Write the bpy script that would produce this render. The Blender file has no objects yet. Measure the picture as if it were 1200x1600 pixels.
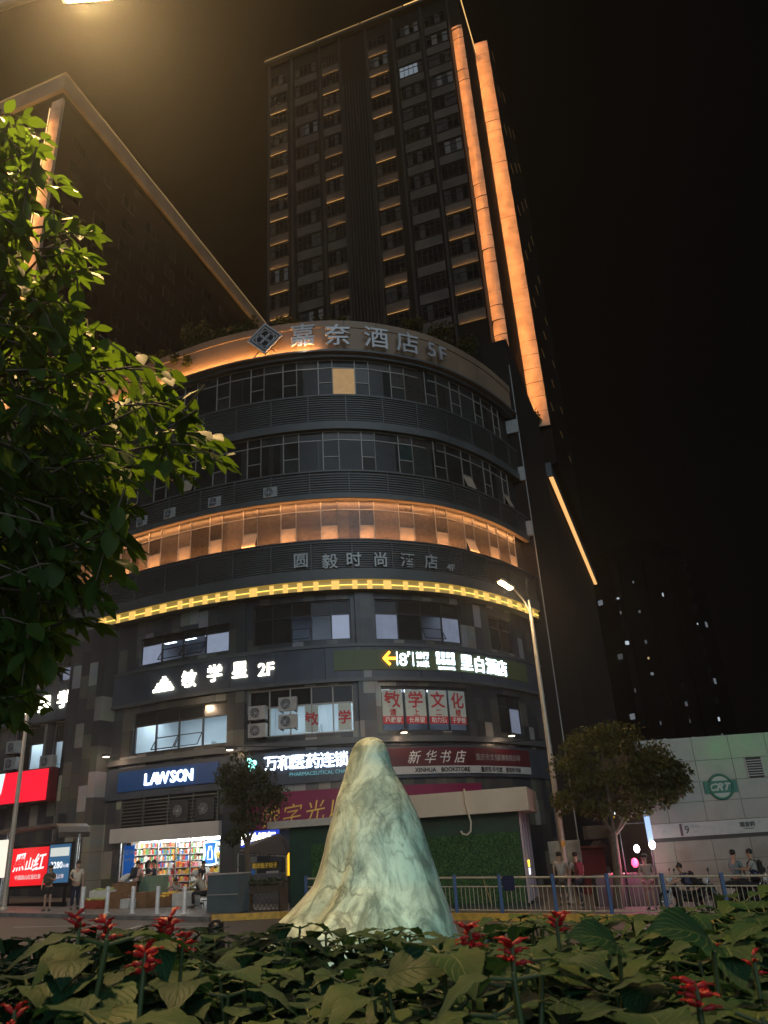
import bpy, bmesh, math, random
import numpy as np
from mathutils import Vector, Matrix, noise

# ------------------------------------------------------------------ camera, sky, sun, exposure
SC = bpy.context.scene
COL = SC.collection
F, PITCH, ROLL, CZ = 1200.0, math.radians(23.53), math.radians(3.58), 2.0
_f = np.array([0, math.cos(PITCH), math.sin(PITCH)])
_r0 = np.array([1.0, 0, 0]); _u0 = np.cross(_r0, _f)
_c, _s = math.cos(ROLL), math.sin(ROLL)
_r = _c * _r0 - _s * _u0; _u = _s * _r0 + _c * _u0
cam = bpy.data.cameras.new('camera'); camo = bpy.data.objects.new('camera', cam); COL.objects.link(camo)
cam.sensor_fit = 'HORIZONTAL'; cam.sensor_width = 36; cam.lens = 36 * F / 1200
cam.clip_start = 0.05; cam.clip_end = 2000
camo.matrix_world = Matrix(((_r[0], _u[0], -_f[0], 0), (_r[1], _u[1], -_f[1], 0), (_r[2], _u[2], -_f[2], CZ), (0, 0, 0, 1)))
SC.camera = camo
cam.dof.use_dof = True; cam.dof.focus_distance = 32; cam.dof.aperture_fstop = 14.0
W = bpy.data.worlds.new('World'); SC.world = W; W.use_nodes = True
bg = W.node_tree.nodes['Background']
bg.inputs[0].default_value = (0.0060, 0.0050, 0.0042, 1); bg.inputs[1].default_value = 0.12
SUN = bpy.data.lights.new('city_glow', 'SUN'); SUN.energy = 0.72; SUN.angle = math.radians(50); SUN.color = (0.70, 0.86, 1.0)
suno = bpy.data.objects.new('city_glow', SUN); COL.objects.link(suno)
suno.rotation_euler = Vector((-0.22, 0.90, -0.34)).to_track_quat('-Z', 'Y').to_euler()
SC.view_settings.view_transform = 'Standard'; SC.view_settings.look = 'None'
SC.view_settings.exposure = 0.35; SC.view_settings.gamma = 1.0
cy = SC.cycles
cy.max_bounces = 6; cy.diffuse_bounces = 2; cy.glossy_bounces = 3; cy.transmission_bounces = 4; cy.transparent_max_bounces = 10
cy.caustics_reflective = False; cy.caustics_refractive = False; cy.sample_clamp_indirect = 3.0
cy.use_denoising = True

# ------------------------------------------------------------------ helpers
def at(x, y, Y):
    """the point at depth Y that the photograph shows at pixel (x, y)"""
    d = _f + _r * ((x - 600) / F) + _u * ((800 - y) / F); t = Y / d[1]
    return Vector((d[0] * t, Y, CZ + d[2] * t))

def g(x): return -0.178 - 0.0368 * max(-45, min(45, x))

_M = {}
def mat(name, col=(.5, .5, .5), rough=.6, metal=0, emit=None, es=1, var=.0, vs=6, spec=.5, bump=0, bs=40):
    """plain procedural material: a base colour broken up by noise"""
    if name in _M: return _M[name]
    m = bpy.data.materials.new(name); m.use_nodes = True; nt = m.node_tree; b = nt.nodes['Principled BSDF']
    b.inputs['Base Color'].default_value = (*col, 1); b.inputs['Roughness'].default_value = rough
    b.inputs['Metallic'].default_value = metal; b.inputs['Specular IOR Level'].default_value = spec
    if emit:
        b.inputs['Emission Color'].default_value = (*emit, 1); b.inputs['Emission Strength'].default_value = es
    tc = nt.nodes.new('ShaderNodeTexCoord')
    if var:
        n = nt.nodes.new('ShaderNodeTexNoise'); n.inputs['Scale'].default_value = vs; n.inputs['Detail'].default_value = 6
        nt.links.new(tc.outputs['Object'], n.inputs['Vector'])
        cr = nt.nodes.new('ShaderNodeValToRGB'); e = cr.color_ramp.elements
        e[0].position = .3; e[1].position = .7
        e[0].color = (*[c * (1 - var) for c in col], 1); e[1].color = (*[min(1, c * (1 + var)) for c in col], 1)
        nt.links.new(n.outputs['Fac'], cr.inputs['Fac']); nt.links.new(cr.outputs['Color'], b.inputs['Base Color'])
        mr = nt.nodes.new('ShaderNodeMapRange'); mr.inputs['To Min'].default_value = max(.03, rough - .12); mr.inputs['To Max'].default_value = min(1, rough + .15)
        nt.links.new(n.outputs['Fac'], mr.inputs['Value']); nt.links.new(mr.outputs['Result'], b.inputs['Roughness'])
    if bump:
        n2 = nt.nodes.new('ShaderNodeTexNoise'); n2.inputs['Scale'].default_value = bs; n2.inputs['Detail'].default_value = 4
        nt.links.new(tc.outputs['Object'], n2.inputs['Vector'])
        bp = nt.nodes.new('ShaderNodeBump'); bp.inputs['Strength'].default_value = bump; bp.inputs['Distance'].default_value = .02
        nt.links.new(n2.outputs['Fac'], bp.inputs['Height']); nt.links.new(bp.outputs['Normal'], b.inputs['Normal'])
    _M[name] = m; return m

def emat(name, col, es): return mat(name, (.02, .02, .02), .5, emit=col, es=es)

def glassmat(name='clear_glass', tint=(.85, .9, .92), gl=.08):
    if name in _M: return _M[name]
    m = bpy.data.materials.new(name); m.use_nodes = True; nt = m.node_tree; nt.nodes.clear()
    o = nt.nodes.new('ShaderNodeOutputMaterial'); mx = nt.nodes.new('ShaderNodeMixShader')
    t = nt.nodes.new('ShaderNodeBsdfTransparent'); t.inputs[0].default_value = (*tint, 1)
    gs = nt.nodes.new('ShaderNodeBsdfGlossy'); gs.inputs['Roughness'].default_value = .03
    fr = nt.nodes.new('ShaderNodeFresnel'); fr.inputs[0].default_value = 1.45
    nt.links.new(fr.outputs[0], mx.inputs[0]); nt.links.new(t.outputs[0], mx.inputs[1]); nt.links.new(gs.outputs[0], mx.inputs[2])
    nt.links.new(mx.outputs[0], o.inputs[0]); _M[name] = m; return m

class MB:
    """collects boxes, tubes, sweeps; build() links them as one mesh object"""
    def __init__(s): s.v = []; s.f = []; s.m = []; s.uv = {}; s.smooth = set()
    def add(s, vs, fs, mi=0, smooth=False, uvs=None):
        o = len(s.v); s.v += [tuple(p) for p in vs]
        for k, f in enumerate(fs):
            if smooth: s.smooth.add(len(s.f))
            if uvs: s.uv[len(s.f)] = [uvs[i] for i in f]
            s.f.append([i + o for i in f]); s.m.append(mi)
        return s
    def hexa(s, p, mi=0):   # p: 4 bottom, 4 top
        return s.add(p, [(3, 2, 1, 0), (4, 5, 6, 7), (0, 1, 5, 4), (1, 2, 6, 5), (2, 3, 7, 6), (3, 0, 4, 7)], mi)
    def obox(s, c, sx, sy, sz, ex=(1, 0, 0), ey=(0, 1, 0), ez=(0, 0, 1), mi=0):
        c = Vector(c); a = Vector(ex) * sx / 2; b = Vector(ey) * sy / 2; d = Vector(ez) * sz / 2
        return s.hexa([c - a - b - d, c + a - b - d, c + a + b - d, c - a + b - d, c - a - b + d, c + a - b + d, c + a + b + d, c - a + b + d], mi)
    def box(s, x0, x1, y0, y1, z0, z1, mi=0):
        return s.obox(((x0 + x1) / 2, (y0 + y1) / 2, (z0 + z1) / 2), x1 - x0, y1 - y0, z1 - z0, mi=mi)
    def tube(s, path, rad, n=10, mi=0, cap=True, smooth=True):
        P = [Vector(p) for p in path]; R = rad if isinstance(rad, (list, tuple)) else [rad] * len(P)
        up = None; rings = []
        for i, p in enumerate(P):
            t = (P[min(i + 1, len(P) - 1)] - P[max(i - 1, 0)]).normalized()
            if up is None: up = t.orthogonal().normalized()
            a = (up - t * up.dot(t)); a = a.normalized() if a.length > 1e-6 else t.orthogonal().normalized()
            up = a; b = t.cross(a)
            rings.append([p + (a * math.cos(2 * math.pi * k / n) + b * math.sin(2 * math.pi * k / n)) * R[i] for k in range(n)])
        vs = [q for r_ in rings for q in r_]; fs = []
        for i in range(len(P) - 1):
            for k in range(n):
                fs.append((i * n + k, i * n + (k + 1) % n, (i + 1) * n + (k + 1) % n, (i + 1) * n + k))
        s.add(vs, fs, mi, smooth)
        if cap: s.add(rings[0], [tuple(range(n))[::-1]], mi); s.add(rings[-1], [tuple(range(n))], mi)
        return s
    def lathe(s, c, prof, n=20, mi=0):
        c = Vector(c); vs = []; fs = []
        for (r_, z) in prof: vs += [c + Vector((r_ * math.cos(2 * math.pi * k / n), r_ * math.sin(2 * math.pi * k / n), z)) for k in range(n)]
        for i in range(len(prof) - 1):
            for k in range(n): fs.append((i * n + k, i * n + (k + 1) % n, (i + 1) * n + (k + 1) % n, (i + 1) * n + k))
        return s.add(vs, fs, mi, True)
    def ball(s, c, rx, ry, rz, n=12, mi=0):
        pr = [(max(1e-4, math.sin(math.pi * i / 8)), -math.cos(math.pi * i / 8)) for i in range(9)]
        c = Vector(c); vs = []; fs = []
        for (r_, z) in pr: vs += [c + Vector((rx * r_ * math.cos(2 * math.pi * k / n), ry * r_ * math.sin(2 * math.pi * k / n), rz * z)) for k in range(n)]
        for i in range(8):
            for k in range(n): fs.append((i * n + k, i * n + (k + 1) % n, (i + 1) * n + (k + 1) % n, (i + 1) * n + k))
        return s.add(vs, fs, mi, True)
    def prism(s, pts, d, mi=0):   # pts: planar loop (world), d: extrusion vector
        d = Vector(d); P = [Vector(p) for p in pts]; n = len(P)
        s.add(P + [p + d for p in P], [tuple(range(n))[::-1], tuple(range(n, 2 * n))] + [(i, (i + 1) % n, (i + 1) % n + n, i + n) for i in range(n)], mi)
        return s
    def build(s, name, mats, parent=None):
        me = bpy.data.meshes.new(name); me.from_pydata([tuple(p) for p in s.v], [], s.f)
        for m_ in (mats if isinstance(mats, (list, tuple)) else [mats]): me.materials.append(m_)
        me.polygons.foreach_set('material_index', s.m)
        if s.smooth:
            me.polygons.foreach_set('use_smooth', [i in s.smooth for i in range(len(s.f))])
        if s.uv:
            ul = me.uv_layers.new(name='UVMap')
            for p in me.polygons:
                u = s.uv.get(p.index)
                if u:
                    for li, q in zip(p.loop_indices, u): ul.data[li].uv = q
        me.update(); return link(name, me, parent)

def link(name, me, parent=None):
    o = bpy.data.objects.new(name, me); COL.objects.link(o)
    if parent is not None:
        o.parent = parent; o.matrix_parent_inverse = WM(parent).inverted()
    return o
_wm = {}
def WM(o):
    if o.type == 'EMPTY': return Matrix.Translation(o.location)
    return Matrix.Identity(4)

def tag(o, label, cat, group=None, kind=None):
    if label: o['label'] = label
    if cat: o['category'] = cat
    if group: o['group'] = group
    if kind: o['kind'] = kind
    return o
def struct(o): o['kind'] = 'structure'; return o
def thing(name, label, cat, loc, group=None):
    o = bpy.data.objects.new(name, None); COL.objects.link(o); o.location = loc; o.empty_display_size = .3
    return tag(o, label, cat, group)
def dup(root, loc, rz=0, label=None, sc=1):
    r = root.copy(); COL.objects.link(r); r.location = loc; r.rotation_euler = (0, 0, rz); r.scale = (sc, sc, sc)
    if label: r['label'] = label
    for ch in list(root.children):
        c = ch.copy(); COL.objects.link(c); c.parent = r; c.matrix_parent_inverse = ch.matrix_parent_inverse.copy()
        for gch in list(ch.children):
            d = gch.copy(); COL.objects.link(d); d.parent = c; d.matrix_parent_inverse = gch.matrix_parent_inverse.copy()
    return r

def text_mesh(body, size, ext=.02, bold=0, shear=0):
    c = bpy.data.curves.new('lettering', 'FONT'); c.body = body; c.size = size; c.extrude = ext; c.offset = bold; c.shear = shear
    c.align_x = 'CENTER'; c.align_y = 'CENTER'; c.resolution_u = 2
    o = bpy.data.objects.new('lettering', c); COL.objects.link(o)
    dg = bpy.context.evaluated_depsgraph_get(); me = bpy.data.meshes.new_from_object(o.evaluated_get(dg))
    bpy.data.objects.remove(o); bpy.data.curves.remove(c)
    ys = [v.co.y for v in me.vertices]; xs = [v.co.x for v in me.vertices]
    if ys: me.transform(Matrix.Translation((-(min(xs) + max(xs)) / 2, -(min(ys) + max(ys)) / 2, 0)))
    return me
def text(body, size, M, m, parent=None, name='lettering', ext=.02, bold=0, shear=0, sx=1):
    me = text_mesh(body, size, ext, bold, shear); me.transform(M @ Matrix.Diagonal((sx, 1, 1, 1))); me.materials.clear(); me.materials.append(m)
    return link(name, me, parent)
def frame(o, ex, ez):    # text frame: local x -> ex, local y -> up, local z -> ez (towards the viewer)
    ex = Vector(ex).normalized(); ez = Vector(ez).normalized(); ey = ez.cross(ex)
    return Matrix(((ex.x, ey.x, ez.x, o[0]), (ex.y, ey.y, ez.y, o[1]), (ex.z, ey.z, ez.z, o[2]), (0, 0, 0, 1)))
def area(name, loc, to, sx, sy, col, en, parent=None, spread=180):
    l = bpy.data.lights.new(name, 'AREA'); l.shape = 'RECTANGLE'; l.size = sx; l.size_y = sy; l.energy = en; l.color = col; l.spread = math.radians(spread)
    o = bpy.data.objects.new(name, l); COL.objects.link(o); o.location = loc
    o.rotation_euler = (Vector(to)).to_track_quat('-Z', 'Y').to_euler()
    if parent is not None: o.parent = parent; o.matrix_parent_inverse = WM(parent).inverted()
    return o
def point(name, loc, col, en, r=.1, parent=None):
    l = bpy.data.lights.new(name, 'POINT'); l.energy = en; l.color = col; l.shadow_soft_size = r
    o = bpy.data.objects.new(name, l); COL.objects.link(o); o.location = loc
    if parent is not None: o.parent = parent; o.matrix_parent_inverse = WM(parent).inverted()
    return o
def spot(name, loc, to, col, en, ang, r=.1, blend=.6, parent=None):
    l = bpy.data.lights.new(name, 'SPOT'); l.energy = en; l.color = col; l.shadow_soft_size = r; l.spot_size = math.radians(ang); l.spot_blend = blend
    o = bpy.data.objects.new(name, l); COL.objects.link(o); o.location = loc
    o.rotation_euler = (Vector(to)).to_track_quat('-Z', 'Y').to_euler()
    if parent is not None: o.parent = parent; o.matrix_parent_inverse = WM(parent).inverted()
    return o

# ------------------------------------------------------------------ plan of the rounded building
_pts = [(-31.5, 49.27), (-20, 44.05), (-15.9, 42.2), (-12.6, 40.6), (-9.5, 39.35), (-6.3, 38.55), (-3.6, 38.3), (-1.6, 38.45), (0.5, 39.0), (3.3, 40.3), (5.6, 42.2), (7.5, 44.3), (9.4, 47.0)]
def _catmull(p, n=24):
    p = np.array(p, float); p = np.vstack([2 * p[0] - p[1], p, 2 * p[-1] - p[-2]]); o = []
    for i in range(1, len(p) - 2):
        a, b, c, d = p[i - 1:i + 3]
        for k in range(n):
            t = k / n; o.append(.5 * ((2 * b) + (-a + c) * t + (2 * a - 5 * b + 4 * c - d) * t * t + (-a + 3 * b - 3 * c + d) * t ** 3))
    o.append(p[-2]); return np.array(o)
_C = _catmull(_pts); _S = np.concatenate([[0], np.cumsum(np.linalg.norm(np.diff(_C, axis=0), axis=1))])
_T = np.gradient(_C, _S, axis=0); _T /= np.linalg.norm(_T, axis=1)[:, None]; _N = np.stack([_T[:, 1], -_T[:, 0]], 1)
SEND = float(_S[-1])
def fp(s, off=0, z=0):
    return Vector((float(np.interp(s, _S, _C[:, 0])) + off * float(np.interp(s, _S, _N[:, 0])), float(np.interp(s, _S, _C[:, 1])) + off * float(np.interp(s, _S, _N[:, 1])), z))
def ft(s): return Vector((float(np.interp(s, _S, _T[:, 0])), float(np.interp(s, _S, _T[:, 1])), 0)).normalized()
def fn(s): t = ft(s); return Vector((t.y, -t.x, 0))
def sweep(mb, prof, s0, s1, step=.6, mi=0, closed=False, uv=True):
    n = max(1, int(math.ceil((s1 - s0) / step))); ss = [s0 + (s1 - s0) * i / n for i in range(n + 1)]
    k = len(prof); vs = []; uvs = []; d = 0
    for s in ss:
        for (o, z) in prof: vs.append(fp(s, o, z)); uvs.append((s, z))
    fs = []; m = k if closed else k - 1
    for i in range(n):
        for j in range(m):
            fs.append((i * k + j, (i + 1) * k + j, (i + 1) * k + (j + 1) % k, i * k + (j + 1) % k))
    mb.add(vs, fs, mi, False, uvs if uv else None)
    if closed:
        mb.add([vs[j] for j in range(k)], [tuple(range(k))[::-1]], mi, False, [uvs[j] for j in range(k)])
        mb.add([vs[n * k + j] for j in range(k)], [tuple(range(k))], mi, False, [uvs[n * k + j] for j in range(k)])
    return mb
def sbox(mb, s0, s1, o0, o1, z0, z1, step=.6, mi=0): return sweep(mb, [(o1, z0), (o1, z1), (o0, z1), (o0, z0)], s0, s1, step, mi, True)
# ------------------------------------------------------------------ ground
R = random.Random(7)
def tilemat(name, cell=(.62, 1.3), dark=1.0):
    """stone cladding: tiles of changing tone, offset from column to column, thin joints"""
    m = bpy.data.materials.new(name); m.use_nodes = True; nt = m.node_tree; b = nt.nodes['Principled BSDF']
    N = nt.nodes.new; L = nt.links.new
    uv = N('ShaderNodeUVMap'); sp = N('ShaderNodeSeparateXYZ'); L(uv.outputs[0], sp.inputs[0])
    def mth(op, a, bb=None):
        n = N('ShaderNodeMath'); n.operation = op
        for i, q in enumerate((a, bb)):
            if q is None: continue
            if isinstance(q, (int, float)): n.inputs[i].default_value = q
            else: L(q, n.inputs[i])
        return n.outputs[0]
    u = mth('DIVIDE', sp.outputs[0], cell[0]); cu = mth('FLOOR', u); fu = mth('FRACT', u)
    w1 = N('ShaderNodeTexWhiteNoise'); w1.noise_dimensions = '1D'; L(cu, w1.inputs['W'])
    half = mth('MULTIPLY', mth('ROUND', mth('MULTIPLY', w1.outputs['Value'], 2)), .5)
    v = mth('ADD', mth('DIVIDE', sp.outputs[1], cell[1]), half); cv = mth('FLOOR', v); fv = mth('FRACT', v)
    cb = N('ShaderNodeCombineXYZ'); L(cu, cb.inputs[0]); L(cv, cb.inputs[1])
    w2 = N('ShaderNodeTexWhiteNoise'); w2.noise_dimensions = '2D'; L(cb.outputs[0], w2.inputs['Vector'])
    cr = N('ShaderNodeValToRGB'); cr.color_ramp.interpolation = 'CONSTANT'; e = cr.color_ramp.elements
    cols = [(0, (.052, .056, .064)), (.34, (.075, .078, .085)), (.52, (.10, .097, .09)), (.68, (.14, .135, .115)), (.80, (.040, .043, .052)), (.87, (.30, .29, .24)), (.95, (.36, .36, .34))]
    e[0].position = 0; e[0].color = (*[c * dark for c in cols[0][1]], 1); e[1].position = cols[1][0]; e[1].color = (*[c * dark for c in cols[1][1]], 1)
    for p_, c_ in cols[2:]:
        q = e.new(p_); q.color = (*[c * dark for c in c_], 1)
    L(w2.outputs['Value'], cr.inputs[0])
    nz = N('ShaderNodeTexNoise'); nz.inputs['Scale'].default_value = 1.4; nz.inputs['Detail'].default_value = 7; L(uv.outputs[0], nz.inputs['Vector'])
    mx = N('ShaderNodeMix'); mx.data_type = 'RGBA'; mx.blend_type = 'MULTIPLY'; mx.inputs[0].default_value = .55
    L(cr.outputs[0], mx.inputs[6]); L(nz.outputs['Color'], mx.inputs[7])
    ju = mth('LESS_THAN', fu, .025); jv = mth('LESS_THAN', fv, .014); j = mth('MAXIMUM', ju, jv)
    m2 = N('ShaderNodeMix'); m2.data_type = 'RGBA'; L(j, m2.inputs[0]); L(mx.outputs[2], m2.inputs[6]); m2.inputs[7].default_value = (.012, .012, .013, 1)
    L(m2.outputs[2], b.inputs['Base Color'])
    rr = N('ShaderNodeMapRange'); L(nz.outputs['Fac'], rr.inputs['Value']); rr.inputs['To Min'].default_value = .18; rr.inputs['To Max'].default_value = .55; L(rr.outputs[0], b.inputs['Roughness'])
    return m

asphalt = mat('asphalt', (.11, .098, .088), .62, var=.3, vs=2.5, bump=.4, bs=90)
paving = mat('paving', (.15, .135, .125), .5, var=.3, vs=1.7, bump=.25, bs=30)
kerbm = mat('kerb_stone', (.17, .16, .15), .7, var=.3, vs=4)
white_paint = mat('road_paint', (.5, .5, .48), .6, var=.35, vs=9)
yellow_paint = mat('kerb_paint', (.55, .34, .06), .6, var=.3, vs=5)
steel = mat('brushed_steel', (.55, .55, .56), .28, 1, var=.12, vs=9)
black_metal = mat('black_metal', (.018, .018, .02), .4, .3, var=.3)
dark_metal = mat('dark_metal', (.05, .052, .058), .45, .4, var=.2)
grey_paint = mat('grey_paint', (.34, .335, .32), .5, var=.14, vs=5)
concrete = mat('concrete', (.22, .21, .19), .8, var=.25, vs=2)

def gquad(mb, P, dz):
    return mb.add([(x, y, g(x) + dz) for x, y in P], [tuple(range(len(P)))])
mb = MB(); xs = [-900, -45, -20, 0, 20, 45, 900]
for i in range(len(xs) - 1):
    mb.add([(xs[i], -400, g(xs[i])), (xs[i + 1], -400, g(xs[i + 1])), (xs[i + 1], 1500, g(xs[i + 1])), (xs[i], 1500, g(xs[i]))], [(0, 1, 2, 3)])
struct(mb.build('road', asphalt))
KERB = [(-44, 46.2), (-30, 39.66), (-15.7, 32.95), (-6.6, 28.75), (-4.4, 29.55), (1.55, 27.35), (10, 24.25), (24, 19.0), (44, 11.5)]
mb = MB()
for a, b in zip(KERB, KERB[1:]):
    mb.add([(a[0], a[1], g(a[0]) + .14), (b[0], b[1], g(b[0]) + .14), (b[0], 95, g(b[0]) + .14), (a[0], 95, g(a[0]) + .14)], [(0, 1, 2, 3)])
struct(mb.build('pavement', paving))
mb = MB()
for i, (a, b) in enumerate(zip(KERB, KERB[1:])):
    A = Vector((*a, 0)); B = Vector((*b, 0)); t = (B - A).normalized(); n = Vector((t.y, -t.x, 0)) * .16
    p = [A + n, B + n, B, A]
    lo = [Vector((q.x, q.y, g(q.x) - .1)) for q in p]; hi = [Vector((q.x, q.y, g(q.x) + (.143 if i < 3 else .20))) for q in p]
    mb.hexa(lo + hi, 0 if i < 3 else 1)
struct(mb.build('kerb', [kerbm, yellow_paint]))
def gpt(x, y):
    d = _f + _r * ((x - 600) / F) + _u * ((800 - y) / F); t = (-.178 - CZ) / (d[2] + .0368 * d[0]); return (d[0] * t, d[1] * t)
mb = MB()
def stripe(p0, p1, w):
    A = Vector((*gpt(*p0), 0)); B = Vector((*gpt(*p1), 0)); t = (B - A).normalized(); n = Vector((-t.y, t.x, 0)) * w / 2
    gquad(mb, [(q.x, q.y) for q in (A - n, B - n, B + n, A + n)], .004)
stripe((0, 1473), (182, 1459), .13); stripe((230, 1461), (330, 1457), .13); stripe((184, 1457), (221, 1446), .14); stripe((250, 1449), (330, 1448), .12); stripe((20, 1449), (150, 1446), .12)
struct(mb.build('road_marking', white_paint))

# ------------------------------------------------------------------ rounded commercial building
tiles = tilemat('stone_cladding'); tiles_l = tilemat('stone_cladding_wing', (.62, 1.25), .8)
louvre_m = mat('louvre_metal', (.105, .11, .108), .5, .3, var=.18, vs=.8)
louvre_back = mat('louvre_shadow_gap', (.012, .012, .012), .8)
panel_m = mat('metal_panel', (.095, .10, .105), .45, .2, var=.2, vs=.6)
sign_band_m = mat('sign_band', (.055, .065, .085), .4, .1, var=.25, vs=.8)
parapet_m = mat('parapet_panel', (.25, .165, .105), .5, .05, var=.15, vs=.5)
frame_m = mat('window_frame', (.34, .31, .27), .45, .2, var=.12)
dframe_m = mat('dark_window_frame', (.035, .036, .04), .4, .3, var=.2)
led_orange = emat('led_warm', (1.0, .46, .13), 5.0)
led_yellow = emat('led_yellow', (1.0, .62, .10), 2.2)
glow_yellow = emat('block_glow_yellow', (1.0, .60, .14), .85)
P_sheer = mat('pane_dim_curtain', (.075, .054, .038), .3, var=.3, vs=6)
P_glass = mat('pane_glass', (.022, .024, .024), .09, var=.4, vs=.9, spec=.22)
P_teal = mat('pane_teal_blind', (.014, .036, .032), .2, var=.3, vs=3)
P_tan = mat('pane_sheer_curtain', (.125, .092, .064), .35, var=.25, vs=5)
P_tan2 = mat('pane_curtain', (.18, .13, .088), .4, var=.25, vs=7)
P_brown = mat('pane_brown_curtain', (.032, .027, .023), .3, var=.3, vs=6)
P_grey = mat('pane_grey_blind', (.036, .037, .036), .4, var=.3, vs=4, spec=.15)
P_panel = mat('pane_opaque', (.45, .35, .25), .4, var=.12, vs=3)
P_lit = mat('pane_lit_warm', (.3, .2, .1), .4, emit=(1.0, .55, .18), es=.22, var=.4, vs=2)

BB = fp(28, 0, .3)
bld = thing('commercial_building', 'rounded grey six storey commercial building with hotel and shop signs', 'building', (BB.x, BB.y, .2))
WS = .30
# lower wall with its openings
HOLES = [(18.8, 24.9, 7.2, 9.35), (26.1, 31.75, 7.3, 9.65), (33.2, 38.5, 7.25, 9.5), (18.9, 24.9, 11.9, 13.4), (26.3, 31.75, 11.95, 14.1), (33.1, 38.6, 11.9, 14.1), (18.4, 24.7, -1, 2.95), (12.95, 14.4, 7.0, 9.5), (9.9, 12.2, 7.0, 9.5), (12.9, 14.4, 11.9, 14.0), (41.0, 43.4, 11.9, 13.9), (41.0, 43.4, 7.3, 9.4)]
def wall_holes(mb, s0, s1, z0, z1, holes, off, mi=0):
    sb = sorted({s0, s1, *[h[0] for h in holes], *[h[1] for h in holes]}); zb = sorted({z0, z1, *[h[2] for h in holes], *[h[3] for h in holes]})
    sb = [q for q in sb if s0 <= q <= s1]; zb = [q for q in zb if z0 <= q <= z1]
    for a, b in zip(sb, sb[1:]):
        for c, d in zip(zb, zb[1:]):
            if any(h[0] - .01 <= a and b <= h[1] + .01 and h[2] - .01 <= c and d <= h[3] + .01 for h in holes): continue
            sweep(mb, [(off, c), (off, d)], a, b, .6, mi)
    for h in holes:   # reveals
        sweep(mb, [(off, h[3]), (off - .25, h[3])], h[0], h[1], .6, mi); sweep(mb, [(off - .25, h[2]), (off, h[2])], h[0], h[1], .6, mi)
        for q in (h[0], h[1]): mb.add([fp(q, off, h[2]), fp(q, off - .25, h[2]), fp(q, off - .25, h[3]), fp(q, off, h[3])], [(0, 1, 2, 3)], mi, False, [(q, h[2]), (q + .25, h[2]), (q + .25, h[3]), (q, h[3])])
mb = MB(); wall_holes(mb, 0, SEND, -2, 14.45, HOLES, -.6)
mb.build('wall', tiles, bld)
mb = MB(); sbox(mb, 14.65, 17.25, -.62, .28, -2, 14.43, .7); mb.build('pilaster', tiles, bld)
mb = MB(); sbox(mb, 25.15, 25.95, -.62, -.46, 3.9, 14.43, .6); mb.build('pilaster', tiles, bld); mb = MB(); sbox(mb, 32.0, 33.0, -.62, -.42, 6.9, 14.43, .6); mb.build('pilaster', tiles, bld)
# soffit above the lower wall and the yellow light band
mb = MB(); sweep(mb, [(-.6, 14.45), (.02, 14.45)], 0, SEND, .6); mb.build('soffit', panel_m, bld)
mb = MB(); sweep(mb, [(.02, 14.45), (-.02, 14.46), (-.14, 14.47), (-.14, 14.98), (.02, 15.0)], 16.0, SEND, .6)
lb = mb.build('light_band', mat('band_back_glow', (.26, .23, .15), .5, emit=(1, .62, .10), es=.17, var=.2, vs=3), bld)  # backing panel glows itself, imitating strip light falling between the blocks
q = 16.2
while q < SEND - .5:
    w = R.choice([.42, .26, .42, .22]); mb = MB(); sbox(mb, q, q + w, -.135, -.05, 14.5, 14.95, .5); mb.build('glow_block', glow_yellow, lb); q += w + R.uniform(.5, .85)  # bracket blocks, no lamps: emission stands in for the light on them
mb = MB(); sbox(mb, 16.1, SEND - .1, -.10, -.07, 14.70, 14.735, .6); mb.build('led_strip', led_yellow, lb)
mb = MB(); sweep(mb, [(.02, 14.45), (.02, 15.0)], 0, 16.0, .8); mb.build('light_band', panel_m, bld)

def louvre(name, z0, z1, off=0, lip0=.3, lip1=.1, pitch=.15):
    mb = MB(); s0, s1 = 0, SEND
    sweep(mb, [(off - .33, z0), (off + .02, z0), (off + .02, z0 + lip0), (off - .10, z0 + lip0)], s0, s1, .7, 0)
    pr = []; z = z0 + lip0; n = int((z1 - lip1 - z) / pitch)
    for k in range(n):
        a = z + k * pitch; pr += [(off - .10, a), (off - .10, a + pitch * .45), (off - .02, a + pitch * .5), (off - .02, a + pitch * .82), (off - .10, a + pitch * .97)]
    pr.append((off - .10, z1 - lip1)); sweep(mb, pr, s0, s1, .7, 0)
    sweep(mb, [(off - .10, z1 - lip1), (off + .02, z1 - lip1), (off + .02, z1), (off - .36, z1)], s0, s1, .7, 0)
    q = 1.1
    while q < SEND: sbox(mb, q, q + .06, off - .10, off, z0 + lip0, z1 - lip1, .5, 0); q += 2.2
    b = mb.build(name, louvre_m, bld); return b
louvre('louvre_band', 24.1, 26.4, 0, .5, .12)
louvre('louvre_band', 19.72, 21.45, 0, .32, .1)
louvre('louvre_band', 15.0, 17.2, 0, .62, .12, .13)
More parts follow.
